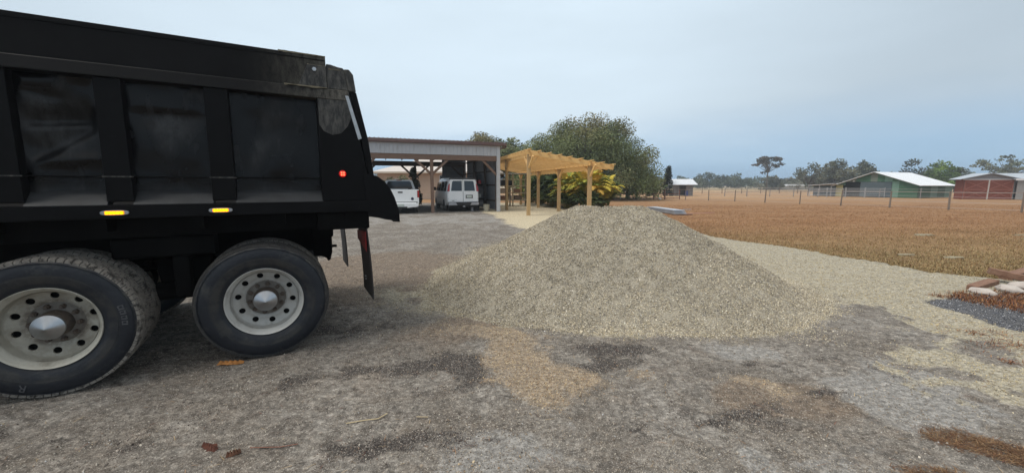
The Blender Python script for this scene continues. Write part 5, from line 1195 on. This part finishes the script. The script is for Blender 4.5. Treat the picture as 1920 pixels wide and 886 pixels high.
def green_barn():
    # local x along the gable front (from the right corner to the left), y = into the depth along the right side
    t = empty('green_barn', (53.3, 50.8, 0), 0, 'long green metal barn with white roof and open dark doorway', 'barn')
    fd = Vector((-.38, .925, 0)).normalized(); sd2 = Vector((.925, .38, 0)).normalized(); z = Vector((0, 0, 1))
    P = lambda a, b, h: fd*a+sd2*b+z*h
    WF, D = 9.4, 9.0
    def quad(pts, name, m, off=0, par=None):
        n_ = (pts[1]-pts[0]).cross(pts[2]-pts[0]).normalized(); th_ = .05
        A_ = [p+n_*off for p in pts]; B_ = [p+n_*(off-th_) for p in pts]; n = len(pts)
        return MB().add(A_+B_, [tuple(range(n)), tuple(range(2*n-1, n-1, -1))]+[(i, i+n, (i+1) % n+n, (i+1) % n) for i in range(n)]).build(name, m, par or t)
    roofz = lambda a: 1.72+(3.45-1.72)*(1-abs(a-WF/2)/(WF/2))
    # front strips between given stations, top follows the roof or the door head
    def strip(a0, a1, h0, h1f, m, name='wall_panel'):
        pts = [P(a0, 0, h0), P(a1, 0, h0)]
        up = [P(a1, 0, h1f(a1))]
        if a0 < WF/2 < a1: up.append(P(WF/2, 0, h1f(WF/2)))
        up.append(P(a0, 0, h1f(a0))); return quad([p for p in (pts+up)][::-1], name, m)
    rz = lambda a: roofz(a)-.03; dh = lambda a: 2.16
    strip(0, 2.0, 0, rz, grn); strip(2.0, 2.75, 0, lambda a: min(rz(a), 2.2), grn_l)
    quad([P(2.75, 0, 0), P(2.75, 0, 2.12), P(6.3, 0, 2.12), P(6.3, 0, 0)], 'sliding_door', blu_g, .08)
    quad([P(6.3, .3, 0), P(6.3, .3, 2.12), P(8.6, .3, 2.12), P(8.6, .3, 0)], 'dark_doorway', dark_in, 0)
    strip(8.5, WF, 0, lambda a: min(1.72, rz(a)), tan_p, 'yellow_door')
    for a0, a1, m in ((2.0, 2.75, grn), (2.75, 3.6, grn_l), (3.6, 4.4, grn), (4.4, 5.2, grn_g), (5.2, 6.9, grn), (6.9, 8.2, grn_g), (8.2, WF, grn)): strip(a0, a1, 2.16 if a1 < 8.3 and a0 >= 2.7 else min(2.2, rz(a1), rz(a0))-.01, rz, m)
    for b0, b1, m in ((0, 3.2, grn), (3.2, 5.0, grn_l), (5.0, 7.0, grn), (7.0, D, grn_l)): quad([P(0, b0, 0), P(0, b1, 0), P(0, b1, 1.66), P(0, b0, 1.66)], 'side_panel', m)
    quad([P(WF, 0, 0), P(WF, 0, 1.7), P(WF, D, 1.7), P(WF, D, 0)], 'side_panel', grn); quad([P(0, D, 0), P(WF, D, 0), P(WF, D, 1.7), P(WF/2, D, 3.4), P(0, D, 1.7)], 'rear_wall', grn)
    e = .35; oh = .5
    for s_ in (0, 1):
        a_e = -e if s_ == 0 else WF+e; ze = roofz(-0)-.13
        pts = [P(a_e, -oh, ze), P(WF/2, -oh, 3.52), P(WF/2, D+.3, 3.52), P(a_e, D+.3, ze)]
        if s_: pts = pts[::-1]
        quad(pts[::-1], 'roof', w_roof, .03)
    # lean-to at the left
    quad([P(WF-.3, -1.1, 1.93), P(WF+3.4, -1.1, 1.66), P(WF+3.4, 5, 1.66), P(WF-.3, 5, 1.93)], 'lean_to_roof', tin, .03)
    quad([P(WF, .1, 0), P(WF, .1, 1.75), P(WF+3.2, .1, 1.62), P(WF+3.2, .1, 0)], 'lean_to_wall', blu_g)
    for a in (WF+.1, WF+1.7, WF+3.3): MB().bar(P(a, -1, 0), P(a, -1, 1.65), .1, .1).build('post', greyw, t)
    MB().tube(P(7.15, -.04, 2.25), P(7.15, -.14, 2.25), .10, n=10).build('lamp', mat('lamp_white', (.7,.7,.68), .4), t)
green_barn()
redw = mat('red_barn_boards', (.165,.042,.026), .8, c2=(.22,.065,.04), scale=2, amt=.9, stretch=(6,6,.6), bump=.3)
redt = mat('weathered_red_trim', (.27,.10,.07), .8); grey_roof = mat('grey_white_roof', (.42,.46,.51), .45, c2=(.33,.37,.42), scale=1)
def red_shed():
    t = empty('red_shed', (53.9, 46.3, 0), R(-16), 'low shed with red double barn doors and an open grey bay to its right', 'shed')
    for i, x in enumerate((0.05, 2.28)):
        d = empty('barn_door', (x, -.06, .02)); d.parent = t
        for k in range(9): MB().box(k*.244, k*.244+.236, 0, .04, 0, 2.25).build('board', redw, d)
        for z in (.02, 1.07, 2.13): MB().box(0, 2.19, -.03, 0, z, z+.11).build('rail', redt, d)
        for x0 in (0, 2.08): MB().box(x0, x0+.11, -.031, 0, .13, 2.13).build('stile', redt, d)
        for (a, b) in (((.1, .12), (2.09, 1.08)), ((2.09, .12), (.1, 1.08)), ((.1, 1.17), (2.09, 2.13)), ((2.09, 1.17), (.1, 2.13))): MB().bar((a[0], -.02, a[1]), (b[0], -.02, b[1]), .1, .02, up=(0,1,0)).build('cross_brace', redt, d)
    MB().box(2.2, 2.31, -.12, -.07, 0, 2.3).build('door_post', mat('pale_post', (.5,.48,.45), .6), t)
    MB().prism([(-.35, 2.40), (2.25, 2.95), (4.85, 2.40)], 'y', -.02, .04).build('gable_panel', mat('grey_gable', (.30,.31,.33), .6, c2=(.22,.22,.24), scale=4, stretch=(6,1,1)), t)
    MB().box(-.1, 4.6, -.08, .02, 2.27, 2.40).build('lintel', mat('pale_trim', (.55,.56,.58), .5), t)
    MB().box(-.02, .04, 0, 1.2, 0, 2.35).build('side_wall', redw, t); MB().box(4.5, 4.62, -.02, 1.2, 0, 2.35).build('partition', greyw, t)
    for s_ in (-1, 1):
        MB().add([(2.25+s_*2.85, -.35, 2.32), (2.25, -.35, 3.02), (2.25, 2.4, 3.02), (2.25+s_*2.85, 1.4, 2.32), (2.25+s_*2.85, -.35, 2.38), (2.25, -.35, 3.08), (2.25, 2.4, 3.08), (2.25+s_*2.85, 1.4, 2.38)], [(0,1,2,3), (7,6,5,4), (0,4,5,1), (1,5,6,2), (2,6,7,3), (3,7,4,0)]).build('roof', grey_roof, t)
    MB().add([(4.3, -.5, 2.28), (13, -.5, 2.28), (13, 3.4, 3.06), (3.0, 3.4, 3.06), (4.3, -.5, 2.40), (13, -.5, 2.40), (13, 3.4, 3.12), (3.0, 3.4, 3.12)], [(0,3,2,1), (4,5,6,7), (0,1,5,4), (1,2,6,5), (2,3,7,6), (3,0,4,7)]).build('roof', grey_roof, t)
    MB().add([(13, 3.4, 3.08), (3, 3.4, 3.08), (4.3, 7, 2.3), (13, 7, 2.3), (13, 3.4, 3.12), (3, 3.4, 3.12), (4.3, 7, 2.34), (13, 7, 2.34)], [(0,1,2,3), (7,6,5,4), (0,4,5,1), (1,5,6,2), (2,6,7,3), (3,7,4,0)]).build('roof', grey_roof, t)
    MB().box(4.3, 13, -.53, -.47, 2.2, 2.42).build('fascia', mat('white_fascia', (.72,.73,.76), .5), t)
    for x in (6.2, 8.6, 11, 12.9): MB().box(x-.08, x+.08, -.4, -.24, 0, 2.28).build('post', greyw, t)
    MB().box(4.6, 13, 6.9, 7, 0, 2.3).build('rear_wall', greyw, t)
    MB().box(4.65, 6.15, -.3, -.24, 0, 2.25).build('front_panel', mat('galvanised_panel', (.36,.35,.34), .5, c2=(.28,.27,.26), scale=4, stretch=(6,6,.4), metal=.2), t)
    MB().box(6.4, 7.8, 1.5, 2.6, 0, .8).build('stall_box', blk_pl, t)
red_shed()

# ================================================================== FENCES
fpost_m = mat('grey_fence_wood', (.23,.185,.15), .9, c2=(.15,.12,.10), scale=5, stretch=(3,3,.5), bump=.5, bscale=20)
frail_m = mat('thin_fence_rail', (.33,.29,.26), .7, c2=(.26,.22,.20), scale=2)
redrail = mat('rusty_red_rail', (.20,.085,.055), .8, c2=(.15,.07,.05), scale=3)
galv = mat('galvanised_tube', (.42,.43,.45), .45, metal=.5)
def fence(pts, label, ph=1.18, rails=((1.16, .045),), wires=(.12, .5, .85), pm_=fpost_m, rm=frail_m, pr=.05, square=False, lean=True, name='post_and_wire_fence', cat='fence'):
    x0, y0 = pts[0]; t = empty(name, (x0, y0, 0), 0, label, cat); r_ = random.Random(int(x0*10))
    L_ = [Vector((x-x0, y-y0, 0)) for x, y in pts]
    for p in L_:
        lx, ly = (r_.uniform(-.03, .03), r_.uniform(-.03, .03)) if lean else (0, 0); hh = ph*r_.uniform(.95, 1.08)
        MB().tube((p.x, p.y, -.15), (p.x+lx, p.y+ly, hh), pr*r_.uniform(.85, 1.2), pr*.85, n=8).build('post', pm_, t, smooth=False)
    for i in range(len(L_)-1):
        a, b = L_[i], L_[i+1]
        for z, w in rails: MB().bar(a+zu*z, b+zu*(z+r_.uniform(-.015, .015)), w*.6, w).build('rail', rm, t)
        m_ = MB()
        for z in wires: m_.tube(a+zu*z, b+zu*z, .006, n=4)
        if wires: m_.build('wire', galv, t)
    return t
main_line = [(30.75-1.3*i, 23.2+2.76*i) for i in range(-4, 11)]
fence(main_line, 'long wire fence with grey round posts and thin top rail, receding across the brown field')
fence([(17.6, 50.8), (16.5, 50.9), (15.2, 51.0)], 'rusty red rail fence just left of the paddock gate', 1.25, ((.15,.09), (.95,.09)), (), redrail, redrail, .06, name='rail_fence')
def gate(x, y, rz, w, label, m=redrail, h=1.15, n=2):
    t = empty('field_gate', (x, y, 0), rz, label, 'gate')
    for xx in (0, w): MB().tube((xx, 0, .0), (xx, 0, h+.15), .06, n=8).build('gate_post', m, t)
    for k in range(n+1): MB().tube((.05, 0, .15+k*(h-.15)/n), (w-.05, 0, .15+k*(h-.15)/n), .03, n=6).build('gate_bar', m, t)
    for xx in (.06, w-.06): MB().tube((xx, 0, .15), (xx, 0, h), .028, n=6).build('gate_stile', m, t)
    return t
gate(14.9, 46.4, 0, 2.1, 'rust red field gate with pale top bar beyond the heap')
fence([(17.0, 46.4), (18.4, 46.6), (20.3, 46.8)], 'short rusty red rail fence between the gate and the long wire fence', 1.2, ((.15,.08), (.62,.08)), (), redrail, redrail, .055, name='rail_fence')
fence([(8.6, 52), (11, 50), (12.8, 48.4), (14.9, 46.5)], 'dark wire fence left of the rust red gate below the live oak', 1.15, ((.12,.06),(.60,.06)), (.9,), redrail, redrail, .05)
fence([(30+4.6*i, 78+.9*i) for i in range(13)], 'distant pale wire fence crossing the field behind the shed', 1.25, ((1.2, .09),), (.3, .7), fpost_m, mat('bright_rail', (.45,.42,.36), .7), .07)
fence([(33+2.9*i, 60-.9*i) for i in range(6)], 'grey rail fence between the small shed and the green barn', 1.2, ((1.15, .07), (.7, .05)), (.3,), greyw, greyw, .06)
def panel(x, y, rz, w, label, grp):
    t = empty('corral_panel', (x, y, 0), rz, label, 'corral panel', grp)
    for k in range(5): MB().tube((0, 0, .25+k*.24), (w, 0, .25+k*.24), .026, n=6).build('bar', galv, t)
    for xx in (0, w): MB().tube((xx, 0, 0), (xx, 0, 1.35), .035, n=6).build('upright', galv, t)
cps = [('leftmost silver tube corral panel left of the green barn'), ('second silver tube corral panel left of the green barn'), ('silver tube corral panel before the lean-to of the green barn'), ('silver tube corral panel before the yellow barn door')]
for i, lb_ in enumerate(cps): panel(43.2+i*1.75, 56.2-i*1.05, math.atan2(-1.05, 1.75), 1.95, lb_, 'silver corral panels beside the green barn')
fence([(49.6, 52.2), (52.4, 49.6), (55.0, 47.8), (57, 46.6)], 'dark rail fence close in front of the green barn', 1.2, ((1.15, .05),), (.4, .8), greyw, greyw, .06)
# tee-shaped pipe post
tp = empty('tee_post', (12.9, 46.0, 0), 0, 'tall white pipe post with a long thin crossbar near the live oak', 'post')
MB().tube((0, 0, 0), (0, 0, 2.15), .07, n=8).build('upright', mat('white_pipe', (.45,.45,.44), .5), tp); MB().bar((-3.6, -.3, 2.22), (1.0, .1, 2.22), .05, .06).build('crossbar', galv, tp)
rp = empty('red_pole', (58.8, 49.4, 0), 0, 'dark red pole with a pale box between the green barn and the red shed', 'pole')
MB().tube((0, 0, 0), (0, 0, 2.3), .10, n=8).build('shaft', mat('dark_red_pole', (.12,.02,.02), .6), rp); MB().box(.08, .25, -.1, .1, .9, 1.35).build('meter_box', mat('pale_box', (.5,.48,.42), .5), rp)
MB().bar((0, 0, 2.33), (4.3, -3, 2.35), .08, .08).build('cross_pipe', mat('tan_pipe', (.42,.34,.25), .6), rp)
for (x, y, w, d, h, lab) in ((112, 152, 9, 6, 3.0, 'low white-roofed building far off right of the pine'), (17.5, 92, 6, 4, 3.6, 'white trailer far off left of the cypress'),):
    t = empty('far_building', (x, y, 0), 0, lab, 'building'); MB().box(-w/2, w/2, 0, d, 0, h*.5).build('wall', mat('far_wall', (.40,.38,.36), .8), t)
    MB().prism([(-w/2-.3, h*.5), (w/2+.3, h*.5), (w/2-.4, h*.72), (-w/2+.4, h*.72)], 'y', -.4, d+.4).build('roof', w_roof, t)
    w = MB().box(-.6, .6, -.05, .02, .5, 1.2).build('window', glass_d, t)

# ================================================================== THINGS ON THE GROUND
# stack of roofing sheets beyond the heap
ms = mat('silver_sheet_metal', (.52,.55,.60), .35, c2=(.42,.45,.5), scale=4, metal=.4)
pb = empty('sheet_metal_stack', (9.35, 21.3, 0), R(3), 'flat stack of long silver metal sheets lying on the field behind the heap', 'metal sheets')
for i in range(5): MB().box(-.32+i*.03, .36+i*.02, .1*i, 4.8-.15*i, .03+i*.045, .055+i*.045).build('sheet', ms, pb)
MB().box(-.5, .6, -.15, -.05, .0, .05).build('bearer', wood_br, pb)
MB().tube((.1, -.06, .3), (.55, -.05, .3), .02, n=6).build('strap', galv, pb)
o = MB().tube((0, 0, .02), (2.0, .6, .03), .018, n=6).build('thin_pole', mat('pink_pole', (.5,.26,.22), .6)); o.location = (9.9, 22.0, 0); tag(o, 'thin pinkish pole lying to the right of the metal sheets', 'pole')
o = MB().lathe([(0, 0), (.16, .03), (.2, .12), (.1, .22), (0, .24)], 10, 'z').build('white_bag', mat('white_plastic', (.6,.58,.55), .6)); o.location = (16.9, 44.2, 0); tag(o, 'crumpled white bag on the field near the rust red gate', 'bag')
# landscape timbers and pale stones at the right
tim = mat('old_red_timber', (.17,.078,.05), .85, c2=(.26,.155,.10), scale=6, amt=.9, stretch=(1,4,4), bump=.6, bscale=25, c3=(.12,.06,.045), scale3=8, lo3=.55, hi3=.7)
def timber(x, y, z, L_, w, h, rz, ry, lab):
    o = MB()
    n = 8; vs = []; fs = []; rr_ = random.Random(int(x*100))
    for i in range(n+1):
        u = -L_/2+L_*i/n; j = [rr_.uniform(-.006, .006) for _ in range(8)]
        vs += [(u, -w/2+j[0], j[1]), (u, w/2+j[2], j[3]), (u, w/2+j[4], h+j[5]), (u, -w/2+j[6], h+j[7])]
    for i in range(n):
        for k in range(4): fs.append((i*4+k, i*4+(k+1) % 4, i*4+4+(k+1) % 4, i*4+4+k))
    fs += [(0,1,2,3), (n*4+3, n*4+2, n*4+1, n*4)]; o.add(vs, fs); b = o.build('landscape_timber', tim, bevel=.01); b.location = (x, y, z); b.rotation_euler = (0, R(ry), R(rz)); return tag(b, lab, 'timber', 'timbers edging the garden bed')
timber(7.45, 5.93, -.01, .92, .13, .10, 26, 0, 'short reddish timber, nearest the gravel lane, edging the garden bed')
timber(8.15, 6.15, .10, .50, .14, .10, -38, 12, 'broken timber piece tilted on top of the other garden timbers')
timber(9.15, 6.72, -.01, 1.5, .16, .13, 22, -2, 'long reddish timber at the back right of the garden bed')
timber(10.4, 7.0, -.01, 1.8, .16, .13, 10, 0, 'reddish timber outermost to the right along the garden bed')
st_m = mat('pale_fieldstone', (.50,.46,.42), .85, c2=(.38,.33,.30), scale=9, amt=.9, bump=.6, bscale=20)
for i, (x, y, s_, lab) in enumerate(((6.95, 5.52, .18, 'flat cream stone in front of the nearest garden timber'), (7.50, 5.66, .20, 'flat white stone below the tilted timber piece'), (7.95, 5.80, .22, 'pale stone at the right of the tilted timber'), (7.9, 5.45, .17, 'pinkish pale stone nearest the picture edge in the garden bed'), (8.6, 6.2, .22, 'pale stone against the long back timber'))):
    v, f = ico(); rr_ = random.Random(90+i); o = MB().add([(p.x*s_*rr_.uniform(.8, 1.25), p.y*s_*.75*rr_.uniform(.8, 1.2), p.z*s_*.38) for p in v], f).build('garden_stone', st_m, bevel=.02); o.location = (x, y, s_*.25); o.rotation_euler = (0, 0, rr_.uniform(0, 3)); tag(o, lab, 'stone', 'pale stones in the garden bed')

# dead grass / pine straw, all thin blades ------------------------------------
def blades(name, x, y, z, n_each, hgt, wid, col_fn, spread=.05, lie=.5, seed=0, label=None, cat=None, kind='stuff', curl=.5):
    rg = np.random.default_rng(seed); N_ = len(x)*n_each
    X = np.repeat(x, n_each)+rg.normal(0, spread, N_); Y = np.repeat(y, n_each)+rg.normal(0, spread, N_); Z = np.repeat(z, n_each)
    az = rg.uniform(0, 2*np.pi, N_); L_ = hgt*rg.uniform(.5, 1.4, N_); el = np.clip(rg.normal(1-lie, .3 if lie < .9 else .06, N_), .03, 1)*np.pi/2
    d = np.stack([np.cos(az)*np.cos(el), np.sin(az)*np.cos(el), np.sin(el)], 1); s_ = np.stack([-np.sin(az), np.cos(az), 0*az], 1)*wid/2
    p0 = np.stack([X, Y, Z], 1); p1 = p0+d*(L_*.5)[:, None]; d2 = d.copy(); d2[:, 2] -= curl; p2 = p1+d2*(L_*.5)[:, None]; p2[:, 2] = np.maximum(p2[:, 2], Z+.004); p1[:, 2] = np.maximum(p1[:, 2], Z+.004)
    V = np.stack([p0-s_, p0+s_, p1+s_*.8, p1-s_*.8, p2], 1).reshape(-1, 3); b_ = np.arange(N_)[:, None]*5
    T = np.concatenate([b_+np.array([0, 1, 2]), b_+np.array([0, 2, 3]), b_+np.array([3, 2, 4])])
    C_ = np.repeat(col_fn(N_, rg, X, Y), 5, 0)
    o = np_mesh(name, V, T, leaf_m, colors=np.clip(C_, .004, .9)); return tag(o, label, cat, kind=kind)
def pal(*cs, j=.25):
    A = np.array(cs); return lambda n, rg, X, Y: A[rg.integers(0, len(A), n)]*(1+rg.normal(0, j, (n, 1)))
RUST = pal((.17,.065,.03),(.24,.10,.045),(.10,.04,.022),(.30,.16,.07))
# dead rust-coloured ground cover at the garden bed
rg = np.random.default_rng(77)
x = rg.uniform(6.1, 10, 6000); y = rg.uniform(4.2, 6.0, 6000)
k = (sdf(x, y, [(6.15, 5.5), (6.28, 5.15), (6.30, 4.85), (6.6, 4.55), (7.6, 4.3), (11, 4.2), (11, 6.2), (8.2, 5.9), (7.2, 5.62)])+(vnoise(x, y, 3, 3, 93)-.5)*.25 > 0) & (rg.random(6000) < .5)
blades('dead_weeds', x[k], y[k], x[k]*0, 12, .085, .007, RUST, .05, .6, 1, 'rust brown dead weeds along the garden bed edge', 'weeds')
x = np.concatenate([rg.normal(5.10, .14, 26), rg.normal(4.95, .2, 26), rg.normal(4.55, .06, 10)]); y = np.concatenate([rg.normal(4.03, .07, 26), rg.normal(3.72, .08, 26), rg.normal(3.3, .05, 10)])
blades('dead_weeds', x, y, x*0+.012, 8, .05, .005, RUST, .04, .8, 2, 'small dark red dead sprigs on the tan gravel at the right', 'weeds')
# pine straw clump bottom right
x = rg.uniform(2.2, 3.4, 4000); y = rg.uniform(1.85, 2.5, 4000)
q = sdf(x, y, [(2.66, 2.36), (2.82, 2.38), (2.98, 2.28), (3.3, 2.14), (3.3, 1.9), (2.9, 2.0), (2.78, 2.12), (2.64, 2.22)])+(vnoise(x, y, 7, 3, 94)-.5)*.14
k = (q > 0) & (rg.random(4000) < .55); k |= (blob(x, y, 2.36, 1.985, .22, .022, -6) > .5) & (rg.random(4000) < .9)
blades('pine_straw', x[k], y[k], groundz(x[k], y[k])+.016, 7, .05, .0028, pal((.13,.06,.03),(.19,.105,.05),(.08,.04,.022),(.25,.16,.085)), .025, .97, 3, 'flat clump of orange brown pine straw at the bottom right corner', 'pine straw', curl=.1)
# scattered bits of straw and twigs on the dirt
x = rg.uniform(-3.5, 4.5, 420); y = 1.7+rg.random(420)**1.4*5; k = heap(x, y) < 0
blades('straw_bits', x[k], y[k], groundz(x[k], y[k])+.018, 1, .06, .003, pal((.38,.28,.16),(.26,.15,.08),(.16,.06,.04)), .01, .97, 4, 'tiny straw and twig litter strewn over the dirt', 'litter', curl=0)
for nm, pts, r_, c, lab in (('straw_stalk', [(-1.115, 2.40), (-1.0, 2.435), (-.92, 2.455), (-.87, 2.50)], .0035, (.50,.40,.24), 'pale dry stalk bent at one end on the dirt in the foreground'),
                            ('straw_stalk', [(-.66, 2.47), (-.58, 2.475)], .003, (.48,.38,.24), 'short pale straw piece right of the bent stalk'),
                            ('twig', [(-1.6, 2.16), (-1.42, 2.17), (-1.33, 2.20)], .003, (.20,.09,.06), 'thin reddish twig left of the bent stalk')):
    o = MB().path([(x, y, float(groundz(np.array(x), np.array(y)))+.022) for x, y in pts], [r_]*len(pts), 5).build(nm, mat('dry_stalk', c, .8)); tag(o, lab, 'straw' if nm != 'twig' else 'twig')
def chip(x, y, L_, w, c, lab, seed, rz=0):
    rr_ = random.Random(seed); b = MB()
    for k in range(5):
        u = -L_/2+L_*k/5; b.add([(u, rr_.uniform(-w, -w*.3), .0), (u+L_*.28, rr_.uniform(-w*.7, 0), .0), (u+L_*.25, rr_.uniform(.2, 1)*w, .012), (u+.01, rr_.uniform(.2, 1)*w, .02), (u+L_*.12, 0, .035)], [(0,1,4), (1,2,4), (2,3,4), (3,0,4), (0,3,2,1)])
    o = b.build('wood_chip', mat('splintered_wood', c, .8, c2=tuple(q*.4 for q in c), scale=40, amt=.9)); o.location = (x, y, float(groundz(np.array(x), np.array(y)))+.015); o.rotation_euler = (0, 0, rz); tag(o, lab, 'wood chip')
chip(-2.53, 3.27, .20, .026, (.50,.21,.05), 'bright orange splintered wood piece beside the rear truck tyre', 1, .1)
chip(-1.86, 2.17, .12, .035, (.14,.045,.025), 'dark red-brown bark chip in the left foreground', 2, -.4)
chip(-1.66, 2.10, .07, .02, (.20,.09,.05), 'small brown bark chip right of the dark bark chip', 3, .5)

# dry grass over the near field ---------------------------------------------
rg = np.random.default_rng(5)
n = 120000; y = 6.6+rg.random(n)**1.7*26; x = xright(y)+rg.random(n)**1.3*(8+y*1.2)+.03
k = (x < y*1.42+1.5) & (rg.random(n) < .35+.65*vnoise(x, y, .8, 3, 91)); x, y = x[k], y[k]
def gcol(n_, rg_, X, Y):
    A = np.array([(.30,.19,.09), (.25,.14,.07), (.38,.27,.15), (.20,.12,.06), (.24,.18,.09)]); c = A[rg_.integers(0, 5, n_)]
    far = np.clip((Y-9)/9, 0, 1)[:, None]; red = np.array([1.02, .78, .66]); g_ = np.array([.92, 1.0, .92]); c = c*(red*far+g_*(1-far)); return c*(.8+.5*vnoise(X, Y, .6, 3, 92))[:, None]*(1+rg_.normal(0, .2, (n_, 1)))
blades('dry_grass', x, y, x*0-.015, 3, .055, .009, gcol, .03, .55, 6, 'short dry orange-brown grass covering the field', 'grass')
# pale bare slabs in the field
slab_m = mat('pale_bare_patch', (.30,.29,.21), .95, c2=(.25,.19,.12), scale=4, amt=.9)
def patch(x, y, rx, ry, seed):
    n = 26; b = MB(); rr_ = random.Random(seed); ph = [rr_.uniform(0, 6) for _ in range(3)]
    vs = [(0, 0, .018)]
    for i in range(n):
        t = 2*math.pi*i/n; q = 1+.18*math.sin(2*t+ph[0])+.12*math.sin(5*t+ph[1])+.08*math.sin(9*t+ph[2]); vs += [(.62*rx*q*math.cos(t)*.85, .62*ry*q*math.sin(t)*.85, .010), (.62*rx*q*math.cos(t), .62*ry*q*math.sin(t), -.05)]
    fs = []
    for i in range(n): j = (i+1) % n; fs += [(0, 1+2*i, 1+2*j), (1+2*i, 2+2*i, 2+2*j, 1+2*j)]
    b.add(vs, fs); o = b.build('bare_patch', slab_m); o.location = (x, y, 0); tag(o, kind='structure')
for i, a in enumerate(((13.6, 12.6, .65, .22), (17.5, 12.6, 1.3, .2), (15.8, 11.6, .5, .2), (9.25, 8.9, .30, .16), (10.0, 8.55, .30, .2), (12.6, 8.5, .4, .16), (16.2, 10.5, .7, .18))): patch(*a, i)

# ================================================================== HAZE
hm = bpy.data.materials.new('haze_air'); hm.use_nodes = True; nt = hm.node_tree; nt.nodes.clear()
ho = nt.nodes.new('ShaderNodeOutputMaterial'); hv = nt.nodes.new('ShaderNodeVolumePrincipled'); hv.inputs['Density'].default_value = .0011; hv.inputs['Color'].default_value = (.80, .88, .96, 1); hv.inputs['Anisotropy'].default_value = .2
nt.links.new(hv.outputs[0], ho.inputs['Volume'])
hb = MB().box(-330, 420, -60, 420, -1.3, 15).build('haze', hm); tag(hb, kind='stuff')
